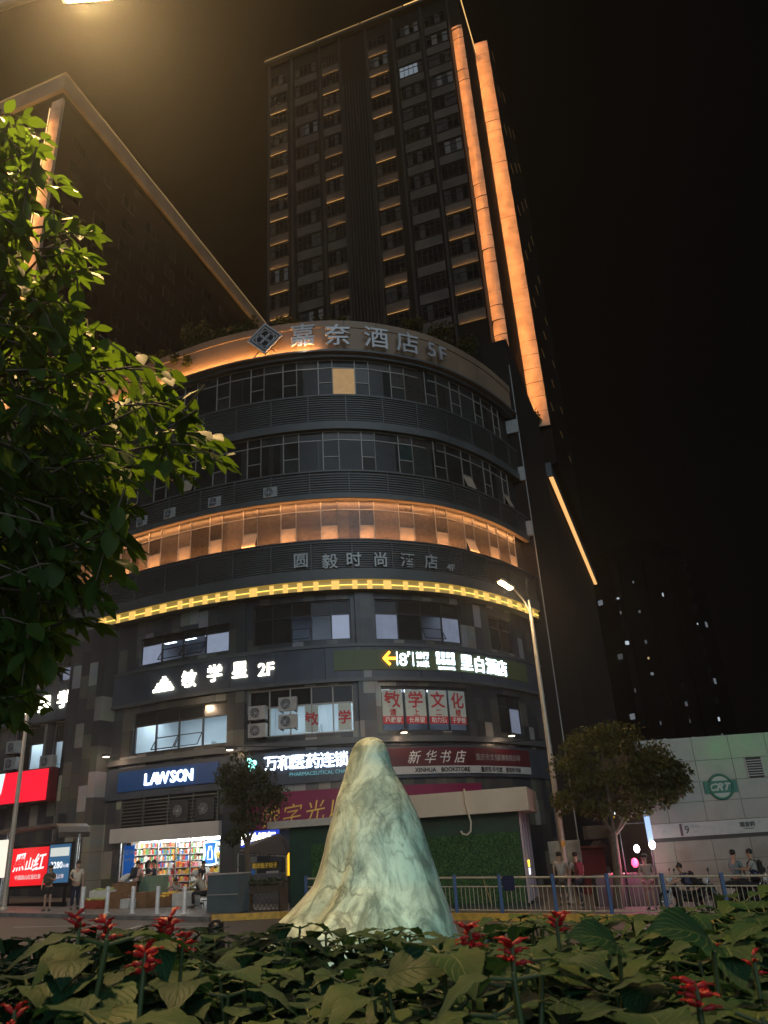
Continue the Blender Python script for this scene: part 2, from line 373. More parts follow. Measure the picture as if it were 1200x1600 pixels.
# parapet
mb = MB(); sweep(mb, [(-.36, 29.0), (.06, 29.0), (.06, 29.2)], 0, SEND, .7, 1); sweep(mb, [(.06, 29.2), (.36, 29.2), (.36, 29.32), (.04, 29.32)], 0, SEND, .7, 1)
pp = mb.build('parapet_ledge', [panel_m, panel_m], bld)
mb = MB(); q = 0
while q < SEND - .1:
    e_ = min(q + 2.0, SEND); sweep(mb, [(.04, 29.32), (.04, 31.1), (.10, 31.12), (.10, 31.6), (-.4, 31.6), (-.4, 30.9)], q, e_ - .025, .7); q = e_
sweep(mb, [(.0, 29.3), (.0, 31.55)], 0, SEND, .7)
pa = mb.build('parapet', parapet_m, bld)
for a, b, e_ in ((13.5, 16.4, 1), (16.4, 19.5, 1), (19.5, 22.5, 1), (22.5, 25.5, 1), (25.5, 28.2, 1), (28.2, 30.4, .75)):
    m_ = (a + b) / 2; p = fp(m_, .27, 29.36); n_ = fn(m_)
    l = area('parapet_led', p, Vector((0, 0, 1)) - n_ * .55, b - a, .06, (1, .47, .15), 66 * e_, bld)
    t = ft(m_); zz = -(Vector((0, 0, 1)) - n_ * .55).normalized(); yy = zz.cross(t)
    l.rotation_euler = Matrix((t, yy, zz)).transposed().to_euler()
# roof deck and hidden core
mb = MB(); ps = [fp(SEND * i / 40, -.3, 30.95) for i in range(41)] + [Vector((14, 62, 30.95)), Vector((-24, 76, 30.95)), Vector((-38, 62, 30.95))]
mb.add(ps, [tuple(range(len(ps)))]); mb.build('roof', concrete, bld)
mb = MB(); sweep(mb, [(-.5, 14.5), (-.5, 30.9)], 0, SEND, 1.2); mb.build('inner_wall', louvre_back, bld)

# ribbon windows of the three upper floors, one window per bay
pane_pick = {'w4': [P_tan, P_tan, P_tan2, P_tan, P_sheer], 'w5': [P_glass, P_glass, P_grey, P_teal, P_glass, P_brown], 'w6': [P_glass, P_glass, P_glass, P_grey, P_brown]}
ALLP = [P_glass, P_teal, P_tan, P_tan2, P_brown, P_grey, P_panel, P_lit, P_sheer]
def bay_window(fl, s0, z0, z1, wide, nar, lit=False, tilt=False):
    off = -.30; s1 = s0 + wide; s2 = s1 + nar; zt = z1 - .62
    fr = MB(); w = .055
    for q in (s0, s1, s2 - .001): sbox(fr, q, q + w, off - .06, off + .05, z0, z1, .5)
    for z in (z0, zt, z1 - .06): sbox(fr, s0 + w, s2, off - .06, off + .045, z, z + .06, 3)
    lowh = z0 + .95
    sbox(fr, s1 + w, s2, off - .05, off + .04, lowh, lowh + .05, 3)
    o = fr.build('window', frame_m, bld)
    pn = MB()
    def pane(a, b, c, d, mi, of=off):
        pn.add([fp(a, of, c), fp(b, of, c), fp(b, of, d), fp(a, of, d)], [(0, 1, 2, 3)], mi)
    pk = pane_pick[fl]; ix = lambda m_: ALLP.index(m_)
    # wide pane: glass with curtains drawn back in vertical strips behind
    cuts = [s0, s1] if lit else [s0] + sorted(R.uniform(s0 + .15, s1 - .15) for _ in range(R.choice([0, 1, 2, 3]))) + [s1]
    base = R.choice(pk)
    for i, (a, b) in enumerate(zip(cuts, cuts[1:])): pane(a, b, z0, zt, ix(P_lit) if lit and i % 2 == 0 else ix(base if i % 2 == 0 else R.choice(pk)))
    pane(s0, s1, zt, z1, ix(R.choice([P_glass, P_grey, P_brown] if fl != 'w4' else [P_sheer, P_tan])))
    pane(s1, s2, zt, z1, ix(R.choice([P_glass, P_brown]) if fl != 'w4' else R.choice([P_sheer, P_tan])))
    pane(s1, s2, lowh, zt, ix(R.choice(pk)))
    if tilt:
        n_ = fn(s1); a = fp(s1 + .05, off, lowh); b = fp(s2, off, lowh); c = fp(s2, off + .32, z0 + .08); d = fp(s1 + .05, off + .32, z0 + .08)
        pn.add([d, c, b, a], [(0, 1, 2, 3)], ix(P_panel)); pane(s1, s2, z0, lowh, ix(P_glass), off - .02)
    else: pane(s1, s2, z0, lowh, ix(P_panel if fl == 'w4' else R.choice([P_grey, P_glass])))
    pn.build('pane', ALLP, o)
for fl, z0, z1 in (('w4', 17.2, 19.72), ('w5', 21.45, 24.1), ('w6', 26.4, 29.0)):
    q = 11.2; k = 0
    while q + 2.1 < SEND:
        wide = R.uniform(1.2, 1.5); nar = R.uniform(.78, .95)
        bay_window(fl, q, z0, z1, wide, nar, fl == 'w6' and 29.8 < q < 31.6, R.random() < .14); q += wide + nar
# warm cove light over the fourth floor windows
mb = MB(); sweep(mb, [(-.3, 19.70), (-.02, 19.70)], 6, SEND, .6); mb.build('cove_soffit', mat('cove_soffit', (.55, .45, .35), .6, var=.1), bld)
mb = MB(); sweep(mb, [(.02, 17.2), (.10, 17.2), (.10, 17.26), (-.24, 17.26)], 6, SEND, .6); mb.build('window_sill', panel_m, bld)
q = 8.0
while q < SEND - .8:
    e_ = min(q + 1.9, SEND - .3); m_ = (q + e_) / 2; n_ = fn(m_); t = ft(m_)
    for z, dr, en in ((17.30, Vector((0, 0, 1)) - n_ * .02, 5.0), (19.64, Vector((0, 0, -1)) - n_ * .25, 4.5)):
        l = area('cove_led', fp(m_, .05 if z < 18 else .0, z), dr, e_ - q, .05, (1, .44, .15), 1.7 * en * (e_ - q), bld)
        zz = -dr.normalized(); l.rotation_euler = Matrix((t, zz.cross(t), zz)).transposed().to_euler()
    q = e_

# sign bands and ledges of the lower storeys
mb = MB(); q = 17.3
while q < SEND - .5:
    e_ = min(q + 2.6, SEND - .2); sbox(mb, q, e_ - .02, -.6, -.42, 9.9, 11.5, .65); q = e_
mb.build('sign_band', sign_band_m, bld)
mb = MB(); sbox(mb, 17.3, SEND - .2, -.6, -.35, 6.72, 7.0, .65); sbox(mb, 17.3, SEND - .2, -.6, -.35, 9.72, 9.9, .65); sbox(mb, 17.3, SEND - .2, -.6, -.34, 11.5, 11.66, .65); mb.build('ledge', panel_m, bld)
mb = MB(); q = 17.3
while q < SEND - .5:
    e_ = min(q + 2.6, SEND - .2); sbox(mb, q, e_ - .02, -.6, -.45, 5.02, 6.55, .65); q = e_
mb.build('sign_band', sign_band_m, bld)
mb = MB(); q = 0.5
while q < 14.6:
    e_ = min(q + 2.6, 14.6); sbox(mb, q, e_ - .02, -.6, -.1, 9.6, 11.55, .65); q = e_
mb.build('sign_band', sign_band_m, bld)

room_wall = mat('room_wall', (.62, .68, .72), .8, var=.06, vs=1)
room_dim = mat('room_wall_dim', (.30, .33, .38), .8, var=.15, vs=1)
ceil_panel = emat('ceiling_panel', (.80, .93, 1.0), 20)
ceil_dim = emat('ceiling_panel_dim', (.75, .85, 1.0), 5)
cg = glassmat()
def room(s0, s1, z0, z1, depth=3.6, wm=room_wall, cm=ceil_panel, npan=4):
    mb = MB(); o0 = -.86; o1 = o0 - depth
    sweep(mb, [(o0, z0 - .1), (o1, z0 - .1), (o1, z1 + .1), (o0, z1 + .1)], s0 - .1, s1 + .1, 1)
    for q in (s0 - .1, s1 + .1): mb.add([fp(q, o0, z0 - .1), fp(q, o1, z0 - .1), fp(q, o1, z1 + .1), fp(q, o0, z1 + .1)], [(0, 1, 2, 3)])
    # a row of desks and cupboards inside
    for k in range(3):
        a = R.uniform(s0, s1 - 1.2); sbox(mb, a, a + 1.1, o1 + .1, o1 + .5, z0 - .1, z0 + R.uniform(.2, 1.0), 3)
    rm = mb.build('room', wm, bld)
    for k in range(npan):
        m_ = s0 + (s1 - s0) * (k + .5) / npan
        pm = MB(); sbox(pm, m_ - .45, m_ + .3, o0 - 1.5, o0 - .95, z1 + .02, z1 + .06, 2); pm.build('ceiling_light', cm, rm)
    return rm
def low_window(s0, s1, z0, z1, n, zt, panes, opened=(), dark_top=True, fm=dframe_m, sill=True):
    off = -.78; fr = MB(); w = .07
    for i in range(n + 1):
        q = s0 + (s1 - s0) * i / n; sbox(fr, q - (0 if i == 0 else w / 2 if i < n else w), q + (w if i == 0 else w / 2 if i < n else 0), off - .05, off + .06, z0, z1, 2)
    for z in (z0, zt, z1 - .07): sbox(fr, s0 + w, s1 - w, off - .05, off + .055, z, z + .07, .7)
    o = fr.build('window', fm, bld); pn = MB(); ms = [cg, P_glass] + [p for p in dict.fromkeys(panes) if p not in (cg, P_glass)]
    for i in range(n):
        a = s0 + (s1 - s0) * i / n; b = s0 + (s1 - s0) * (i + 1) / n
        pn.add([fp(a, off, zt), fp(b, off, zt), fp(b, off, z1), fp(a, off, z1)], [(0, 1, 2, 3)], 1 if dark_top else 0)
        mi = ms.index(panes[i]); zo = z0
        if i in opened:
            zo = z0 + .72; fs = MB()
            A, B = fp(a + .05, off + .03, zo), fp(b - .05, off + .03, zo); C_, D = fp(b - .05, off + .42, z0 + .10), fp(a + .05, off + .42, z0 + .10)
            for u_, v_ in ((A, B), (B, C_), (C_, D), (D, A)): fs.tube([u_, v_], .03, 4, smooth=False)
            sh = fs.build('sash', fm, o)
            ps_ = MB(); ps_.add([D, C_, B, A], [(0, 1, 2, 3)]); pn.add([D + Vector((0, 0, .002)), C_, B, A], [(0, 1, 2, 3)], 0)
            sw = MB(); sbox(fr, a, b, off - .05, off + .05, zo, zo + .06, 2)
        pn.add([fp(a, off, zo), fp(b, off, zo), fp(b, off, zt), fp(a, off, zt)], [(0, 1, 2, 3)], mi)
    pn.build('pane', ms, o); return o
P_lblue = mat('pane_frosted_lit', (.3, .35, .45), .4, emit=(.62, .70, .95), es=.22, var=.15, vs=2)
P_lblue2 = mat('pane_blind_lit', (.3, .33, .4), .4, emit=(.55, .62, .9), es=.12, var=.2, vs=2)
P_post = mat('pane_poster_back', (.5, .55, .5), .5, var=.08)
room(18.8, 24.9, 7.2, 9.35); low_window(18.8, 24.9, 7.2, 9.35, 4, 8.62, [cg, cg, cg, cg], (1, 2))
room(26.1, 31.75, 7.3, 9.65); low_window(26.1, 31.75, 7.3, 9.65, 5, 8.72, [P_glass, cg, cg, cg, cg], (), fm=frame_m)
room(33.2, 38.5, 7.25, 9.5, wm=room_dim, cm=ceil_dim, npan=4); low_window(33.2, 38.5, 7.25, 9.5, 4, 9.35, [cg] * 4, (), fm=dframe_m)
room(18.9, 24.9, 11.9, 13.4, wm=room_dim, cm=ceil_dim, npan=4); low_window(18.9, 24.9, 11.9, 13.4, 4, 12.98, [P_lblue, cg, cg, P_lblue], (1, 2))
room(26.3, 31.75, 11.95, 14.1, wm=room_dim, cm=ceil_dim, npan=3); low_window(26.3, 31.75, 11.95, 14.1, 5, 13.3, [P_glass, P_glass, cg, cg, P_lblue], (2,), fm=dframe_m)
room(33.1, 38.6, 11.9, 14.1, wm=room_dim, cm=ceil_dim, npan=3); low_window(33.1, 38.6, 11.9, 14.1, 4, 13.3, [P_lblue2, P_glass, cg, P_lblue2], (2,), fm=dframe_m)
room(12.95, 14.4, 7.0, 9.5, 2, npan=1); low_window(12.95, 14.4, 7.0, 9.5, 2, 8.5, [cg, P_glass])
room(9.9, 12.2, 7.0, 9.5, 2, npan=2); low_window(9.9, 12.2, 7.0, 9.5, 2, 8.5, [P_glass, cg])
low_window(12.9, 14.4, 11.9, 14.0, 2, 12.7, [P_lblue2, P_lblue2])
low_window(41.0, 43.4, 11.9, 13.9, 2, 13.2, [P_glass, P_glass]); low_window(41.0, 43.4, 7.3, 9.4, 2, 8.7, [P_glass, P_lblue2])

# flank: ribbed stair tower, side wall and its cove light
EX = Vector((.947, -.322, 0)); EY = Vector((.33, .944, 0)).normalized()
A0 = Vector((9.75, 46.95, 0))
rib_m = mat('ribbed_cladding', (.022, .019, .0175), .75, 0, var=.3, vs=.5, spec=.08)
mb = MB(); L_ = 13.4; n = 38; ring = []
for i in range(n):
    a = A0 + EY * (L_ * i / n); ring += [a, a + EY * (L_ / n * .55), a + EY * (L_ / n * .55) - EX * .09, a + EY * (L_ / n * .98) - EX * .09]
ring += [A0 + EY * L_, A0 + EY * L_ - EX * 1.8, A0 - EX * 1.8]
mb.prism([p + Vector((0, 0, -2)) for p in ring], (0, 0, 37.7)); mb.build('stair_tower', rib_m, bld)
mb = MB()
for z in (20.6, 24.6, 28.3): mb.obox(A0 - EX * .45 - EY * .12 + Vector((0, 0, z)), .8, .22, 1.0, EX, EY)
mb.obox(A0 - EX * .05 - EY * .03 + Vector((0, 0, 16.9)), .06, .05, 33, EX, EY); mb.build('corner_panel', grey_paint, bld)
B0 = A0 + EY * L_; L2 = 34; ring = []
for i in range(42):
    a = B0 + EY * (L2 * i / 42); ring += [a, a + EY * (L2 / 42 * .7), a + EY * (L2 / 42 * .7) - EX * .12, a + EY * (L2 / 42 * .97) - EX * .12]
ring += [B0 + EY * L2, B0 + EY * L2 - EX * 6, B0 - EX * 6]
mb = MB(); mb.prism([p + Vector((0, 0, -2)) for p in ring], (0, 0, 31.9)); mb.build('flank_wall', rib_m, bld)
mb = MB(); mb.obox(B0 + EY * L2 / 2 - EX * 2 + Vector((0, 0, 30.95)), 4.9, L2, 1.3, EX, EY); mb.build('flank_parapet', panel_m, bld)
mb = MB(); mb.obox(B0 + EY * (L2 / 2) + EX * .30 + Vector((0, 0, 30.27)), .36, L2 - .4, .04, EX, EY); mb.build('flank_led', emat('led_flank', (1.0, .48, .16), 1.0), bld)
# ------------------------------------------------------------------ hotel tower behind
K = Vector((10.0, 52.7, 0)); LX = -EX
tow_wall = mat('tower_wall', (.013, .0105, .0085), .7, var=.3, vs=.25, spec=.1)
tow_fin = mat('tower_rib', (.016, .0135, .011), .7, var=.25, vs=.2)
tow_span = mat('tower_spandrel', (.075, .058, .042), .55, var=.3, vs=.8)
tow_glass = mat('tower_glass', (.008, .008, .009), .12, var=.5, vs=.7, spec=.2)
tow_glass2 = mat('tower_curtain', (.045, .042, .04), .3, var=.5, vs=1.5)
tow_faint = mat('tower_faint_glass', (.05, .05, .05), .4, emit=(.8, .8, .75), es=.022, var=.5, vs=3)
tow_lit = mat('tower_lit_glass', (.1, .12, .13), .4, emit=(.72, .86, 1.0), es=.16, var=.5, vs=3)
gold_led = emat('led_gold', (1.0, .60, .20), .85); gold_dim = emat('led_gold_dim', (1.0, .60, .22), .22)
panel_bronze = mat('lit_panel', (.48, .36, .25), .6, 0, var=.3, vs=.9, spec=.2)
tw = thing('hotel_tower', 'tall dark tower behind the rounded podium with glowing orange corner fins', 'tower', K + Vector((0, 0, 0)))
HT = 84.0
def tp(u, v, z): p = K + LX * u + EY * v; return Vector((p.x, p.y, z))
def tbox(mb, u0, u1, v0, v1, z0, z1, mi=0):
    return mb.hexa([tp(u0, v0, z0), tp(u1, v0, z0), tp(u1, v1, z0), tp(u0, v1, z0), tp(u0, v0, z1), tp(u1, v0, z1), tp(u1, v1, z1), tp(u0, v1, z1)], mi)
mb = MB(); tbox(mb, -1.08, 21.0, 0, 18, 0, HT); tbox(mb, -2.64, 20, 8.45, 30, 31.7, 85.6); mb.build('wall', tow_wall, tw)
for u in (0.02, 2.92, 6.15, 9.18, 12.25, 14.6, 18.05, 20.75):
    mb = MB(); tbox(mb, u, u + .22, -.30, -.01, 28, HT - .6); mb.build('rib', tow_fin, tw)
mb = MB(); k = 9.5
while k < 12.2: tbox(mb, k, k + .12, -.22, -.012, 28, 76); k += .32
lv = mb.build('stairwell_louvre', tow_fin, tw); lv['kind'] = 'stuff'
mb = MB(); tbox(mb, -1.2, 21.3, -.6, -.01, HT - .5, HT); tbox(mb, -1.2, -1.09, -.01, 7.6, HT - .5, HT); mb.build('roof_edge', tow_fin, tw)
for u0, u1, m_ in ((0.2, 4.6, gold_led), (4.8, 9.5, gold_dim), (9.7, 14.8, gold_dim), (15, 21.2, gold_dim)):
    mb = MB(); tbox(mb, u0, u1, -.68, -.62, HT - .12, HT - .02); mb.build('roof_light', m_, tw)
mb = MB(); tbox(mb, -1.3, -1.2, -.4, 7.6, HT - .14, HT - .02); mb.build('roof_light', gold_led, tw)
# windows over lit spandrels
cols = {'A': (18.75, 20.7), 'Q': (15.2, 17.7), 'B': (12.55, 14.45), 'C': (7.0, 9.05), 'D': (3.4, 5.9), 'E': (.45, 2.75)}
for cn, (u0, u1) in cols.items():
    for k in range(-2, 11):
        z = 48.1 + 3.05 * k; wz0, wz1 = z + 1.32, z + 3.0
        fr = MB(); n = 4 if cn in 'AEC' else 5; fw = .05
        for i in range(n + 1):
            q = u0 + (u1 - u0 - fw) * i / n; tbox(fr, q, q + fw, -.09, -.015, wz0, wz1)
        for zz in (wz0, wz1 - .05, wz0 + 1.1): tbox(fr, u0 + fw, u1 - fw, -.088, -.016, zz, zz + .05)
        tbox(fr, u0 - .1, u1 + .1, -.2, -.012, wz0 - .08, wz0 - .005)
        o = fr.build('window', tow_fin, tw)
        pn = MB(); faint = R.random() < .14; lit = (cn == 'D' and k == 8) 
        for i in range(n):
            a = u0 + (u1 - u0) * i / n; b = u0 + (u1 - u0) * (i + 1) / n
            pn.add([tp(a, -.03, wz0), tp(b, -.03, wz0), tp(b, -.03, wz1), tp(a, -.03, wz1)], [(3, 2, 1, 0)], 2 if lit and i > 0 else 3 if faint and i in (0, 2) else R.choice([0, 0, 0, 1]))
        pn.build('pane', [tow_glass, tow_glass2, tow_lit, tow_faint], o)
        sp = MB(); tbox(sp, u0 - .05, u1 + .05, -.12, -.012, z + .12, wz0 - .10); so = sp.build('spandrel', tow_span, tw)
        litrow = (cn == 'A' and k <= 9) or (cn == 'B' and k <= 10 and k not in (2, 7)) or (cn == 'C' and k not in (6,)) or (cn == 'E' and k < 3)
        if litrow:
            e = R.uniform(.6, 1.3); ld = MB(); tbox(ld, u0 + .05, u1 - .05, -.25, -.215, z + .03, z + .06)
            ld.build('spandrel_light', R.choice([emat('led_sill_a', (1, .55, .16), .28), emat('led_sill_b', (1, .55, .16), .5), emat('led_sill_c', (1, .56, .18), .16)]), so)
            l = area('sill_led', tp((u0 + u1) / 2, -.24, z + .08), Vector((0, 0, 1)) + EY * .25, u1 - u0, .04, (1, .50, .15), 6 * e, tw)
            zz = -(Vector((0, 0, 1)) + EY * .25).normalized(); l.rotation_euler = Matrix((EX, zz.cross(EX), zz)).transposed().to_euler()
# glowing corner fins: stacked bowed panels, a light line down the left edge of each
def fin(u0, u1, v, z0, z1, en, name, lu=None, lv_=.85):
    mb = MB(); z = z0; n = 8
    while z < z1 - .3:
        h = min(1.52, z1 - z); tl = R.uniform(-.06, .06); tr = R.uniform(-.09, .09); vs = []
        for zz, dv in ((z, -tl), (z + h - .03, tl)):
            for i in range(n + 1):
                a = i / n; vs.append(tp(u0 + (u1 - u0) * a, v - .10 * math.sin(math.pi * a) + dv + tr * (a - .5), zz))
        mb.add(vs, [(i, i + 1, n + 2 + i, n + 1 + i) for i in range(n)], 0, True); z += h
    f_ = mb.build(name, panel_bronze, tw)
    bk = MB(); tbox(bk, min(u0, u1), max(u0, u1), v + .08, v + .35, z0, z1); bk.build('fin_back', tow_wall, f_)
    ld = MB(); tbox(ld, u0 + .05, u0 + .10, v - .16, v - .11, z0, z1 - .5); ld.build('fin_light', emat('led_fin', (1, .50, .17), .9), f_)
    d_ = EX * .80 + EY * .60; zz = -d_.normalized()
    l = area('fin_led', tp(u0 - .04 if lu is None else lu, v - lv_, (z0 + z1) / 2), d_, .06, z1 - z0, (1, .37, .09), en, tw)
    l.rotation_euler = Matrix((zz.cross(Vector((0, 0, 1))) * -1, Vector((0, 0, 1)), zz)).transposed().to_euler()
fin(-.02, -1.10, -.05, 34, 78.6, 480, 'corner_fin')
fin(-.45, -2.62, 8.05, 35.3, 86.0, 1050, 'corner_fin', -1.14, 1.2)
for k in range(9, 26, 2):   # faint sill lights on the flank
    for v in (11, 17, 23):
        mb = MB(); z = 30.0 + 3.05 * (k - 6); mb.hexa([tp(-2.68, v, z), tp(-2.76, v, z), tp(-2.76, v + 1.6, z), tp(-2.68, v + 1.6, z), tp(-2.68, v, z + .06), tp(-2.76, v, z + .06), tp(-2.76, v + 1.6, z + .06), tp(-2.68, v + 1.6, z + .06)])
        mb.build('flank_light', emat('led_flank_dim', (1, .58, .2), .03), tw)

# ------------------------------------------------------------------ office tower on the other side
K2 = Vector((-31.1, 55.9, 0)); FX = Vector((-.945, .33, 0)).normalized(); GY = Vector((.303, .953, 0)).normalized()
off_wall = mat('office_wall', (.015, .012, .010), .7, var=.3, vs=.3, spec=.1)
ot = thing('office_tower', 'dark tower with a dim gold roof cornice and one lit orange pilaster', 'tower', K2)
def op(u, v, z): p = K2 + FX * u + GY * v; return Vector((p.x, p.y, z))
def obx(mb, u0, u1, v0, v1, z0, z1, mi=0):
    return mb.hexa([op(u0, v0, z0), op(u1, v0, z0), op(u1, v1, z0), op(u0, v1, z0), op(u0, v0, z1), op(u1, v0, z1), op(u1, v1, z1), op(u0, v1, z1)], mi)
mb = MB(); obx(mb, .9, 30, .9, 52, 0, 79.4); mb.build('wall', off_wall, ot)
corn = mat('cornice_panel', (.30, .22, .15), .5, var=.25, vs=.4)
mb = MB(); obx(mb, 0, 30, 0, .4, 77.6, 80); obx(mb, 0, .4, .4, 54, 77.6, 80); obx(mb, .4, 30, .4, 53, 77.6, 77.8, 1); mb.build('cornice', [corn, off_wall], ot)
for a, b, c, d in ((0, 30, -.12, -.02), (-.12, -.02, -.12, 54)):
    mb = MB(); obx(mb, a, b, c, d, 79.75, 79.9); mb.build('roof_light', emat('led_cornice', (1, .62, .25), .16), ot)
for (c0, c1, nrm) in ((op(2, -.7, 76.2), op(28, -.7, 76.2), GY), (op(-.7, 2, 76.2), op(-.7, 52, 76.2), -FX * -1)):
    ax = (c1 - c0).normalized(); d_ = (Vector((0, 0, 1)) + nrm * .5).normalized(); zz = -d_
    l = area('cornice_led', (c0 + c1) / 2, d_, (c1 - c0).length, .2, (1, .56, .2), 150, ot); l.rotation_euler = Matrix((ax, zz.cross(ax), zz)).transposed().to_euler()
k = 3.6
mb = MB(); z = 20
while z < 75.8:
    tl = R.uniform(-.02, .02); mb.hexa([op(.45, .5 - tl, z), op(1.85, .5 - tl, z), op(1.85, .88, z), op(.45, .88, z), op(.45, .5 + tl, z + 1.47), op(1.85, .5 + tl, z + 1.47), op(1.85, .88, z + 1.47), op(.45, .88, z + 1.47)]); z += 1.5
pl = mb.build('lit_pilaster', panel_bronze, ot)
mb = MB(); obx(mb, 1.9, 1.97, .38, .46, 20, 76); mb.build('pilaster_light', emat('led_pil', (1, .62, .26), 1.2), pl)
l = area('pilaster_led', op(2.25, -.1, 47), -FX * .7 + GY * .7, .06, 54, (1, .42, .13), 1300, ot); zz = -(-FX * .7 + GY * .7).normalized()
l.rotation_euler = Matrix((Vector((0, 0, 1)).cross(zz), Vector((0, 0, 1)), zz)).transposed().to_euler()
for k in range(8):     # rows of windows on the long face
    pass
def owin(v0, v1, z0, z1, lit=False):
    fr = MB()
    for a, b, c, d in ((v0, v1, z0, z0 + .08), (v0, v1, z1 - .08, z1), (v0, v0 + .08, z0 + .08, z1 - .08), (v1 - .08, v1, z0 + .08, z1 - .08), ((v0 + v1) / 2, (v0 + v1) / 2 + .06, z0 + .08, z1 - .08)): obx(fr, .80, .895, a, b, c, d)
    o = fr.build('window', tow_fin, ot); pn = MB(); pn.add([op(.86, v0, z0), op(.86, v1, z0), op(.86, v1, z1), op(.86, v0, z1)], [(0, 1, 2, 3)]); pn.build('pane', emat('office_lit_pane', (.75, .85, 1), .55) if lit else tow_glass, o)
for vi in range(11):
    for fi in range(8):
        v = 3 + vi * 4.4; z = 49 + fi * 3.4; owin(v, v + 2.2, z, z + 1.7, vi == 7 and fi == 2)
mb = MB(); obx(mb, 4, 14, 22, 46, 79.4, 86.5); mb.build('roof_house', off_wall, ot)

# ------------------------------------------------------------------ far apartment tower
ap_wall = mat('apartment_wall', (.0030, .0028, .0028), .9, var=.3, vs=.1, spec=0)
at_ = thing('apartment_tower', 'distant dark apartment tower dotted with small lit windows', 'tower', (49, 140, -2))
mb = MB()
def plan(x0, x1, y0, y1, c, z0, z1):
    P = [(x0 + c, y0), (x1 - c, y0), (x1, y0 + c), (x1, y1), (x0, y1), (x0, y0 + c)]; mb.prism([(x, y, z0) for x, y in P], (0, 0, z1 - z0))
plan(37.6, 61.6, 140, 162, 5, -3, 50.0); plan(40.5, 59, 141.5, 160, 4, 50.0, 52.4); plan(45, 56, 143, 158, 3, 52.4, 54.4)
for x in (44, 48.8, 53.6): mb.box(x, x + 1.0, 139.5, 139.98, -3, 49.5)
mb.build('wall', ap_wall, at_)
dk = MB(); wl = []
for i in range(13):
    for f_ in range(17):
        x = 39.2 + i * 1.7; z = 1.5 + f_ * 2.9
        if x < 42.6 or x > 56.3 or any(abs(x + .55 - q - .5) < 1.1 for q in (44, 48.8, 53.6)): continue
        (wl if R.random() < .30 else None)
        if R.random() < .36: wl.append((x, z))
        else: dk.add([(x, 139.97, z), (x + 1.0, 139.97, z), (x + 1.0, 139.97, z + 1.3), (x, 139.97, z + 1.3)], [(0, 1, 2, 3)])
d_ = dk.build('dark_window', mat('far_glass', (.003, .003, .0035), .6, spec=.05), at_); d_['kind'] = 'stuff'
litm = [emat('lit_window_cool', (.75, .9, 1), .5), emat('lit_window_dim', (.7, .8, .9), .14), emat('lit_window_warm', (1, .72, .3), .4), emat('lit_window_faint', (.6, .65, .7), .07), emat('lit_window_violet', (.45, .4, 1), .25)]
for i in range(8): 
    zz = 4 + 5.4 * i; a = R.uniform(.5, 3.2); wl.append(('L' if i % 2 else 'R', zz, a))
for w in wl:
    mb = MB(); m_ = R.choices(litm, [4, 5, 2, 7, .1])[0]
    if w[0] == 'R': x = 56.6 + w[2]; y = 140 + w[2] - .02; mb.add([(x, y, w[1]), (x + .7, y + .7, w[1]), (x + .7, y + .7, w[1] + 1), (x, y, w[1] + 1)], [(0, 1, 2, 3)])
    elif w[0] == 'L': x = 42.6 - w[2]; y = 140 + w[2] - .03; mb.add([(x, y, w[1]), (x + .7, y - .7, w[1]), (x + .7, y - .7, w[1] + 1), (x, y, w[1] + 1)], [(0, 1, 2, 3)])
    else:
        a = R.uniform(0, .3); b = R.uniform(.35, .8); h = R.uniform(.3, .8); mb.add([(w[0] + a, 139.95, w[1]), (w[0] + b, 139.95, w[1]), (w[0] + b, 139.95, w[1] + h), (w[0] + a, 139.95, w[1] + h)], [(0, 1, 2, 3)])
    mb.build('lit_window', m_, at_)

# ------------------------------------------------------------------ metro station wall
st_panel = mat('station_stone', (.235, .205, .16), .12, var=.14, vs=1.3, spec=.5)
st_joint = mat('station_joint', (.05, .05, .045), .8)
st_strip = mat('station_strip', (.36, .35, .32), .3, var=.06)
D0 = at(1013, 1290, 30.0); DX = Vector((1, -.05, 0)).normalized(); DN = Vector((-.05, -1, 0)).normalized()
GZ = g(D0.x)
stn = thing('station_building', 'pale stone clad metro station entrance block behind the blue railing', 'station', (D0.x, 30, GZ))
def sp_(a, o, z): p = D0 + DX * a + DN * o; return Vector((p.x, p.y, z))
def sb_(mb, a0, a1, o0, o1, z0, z1, mi=0):
    return mb.hexa([sp_(a0, o0, z0), sp_(a1, o0, z0), sp_(a1, o1, z0), sp_(a0, o1, z0), sp_(a0, o0, z1), sp_(a1, o0, z1), sp_(a1, o1, z1), sp_(a0, o1, z1)], mi)
mb = MB(); sb_(mb, .02, 16, -8, -.03, GZ - 1.5, 5.08); mb.build('core', st_joint, stn)
rows = [-1.6, -.35, .35, 1.0, 1.62]; z = 2.18; zs = [GZ - .9, GZ - .1, .25, .93, 1.6]
top = [2.20, 2.86, 3.54, 4.26, 5.10]
mb = MB()
for zl in (zs, top):
    for i, (c, d) in enumerate(zip(zl, zl[1:])):
        a = 0.0; 
        for j in range(13):
            b = (.78 if j == 0 else a + 1.33); vent = (zl is top and i == 2 and j == 3)
            if vent: b2 = a + .42; sb_(mb, a, b2, -.03, 0, c, d - .014); sb_(mb, a + 1.05, b - .014, -.03, 0, c, d - .014)
            else: sb_(mb, a, b - .014, -.03, R.uniform(-.002, .002), c, d - .014)
            a = b
mb.build('stone_panel', st_panel, stn)['kind'] = 'stuff'
mb = MB(); sb_(mb, 0, 16, -.03, .012, 1.72, 2.185); mb.build('name_strip', st_strip, stn)
va = .78 + 1.33 * 2
mb = MB(); sb_(mb, va + .42, va + 1.05, -.05, -.045, 3.54, 4.24, 1)
for k in range(7): sb_(mb, va + .46, va + 1.01, -.04, .02, 3.60 + k * .088, 3.635 + k * .088)
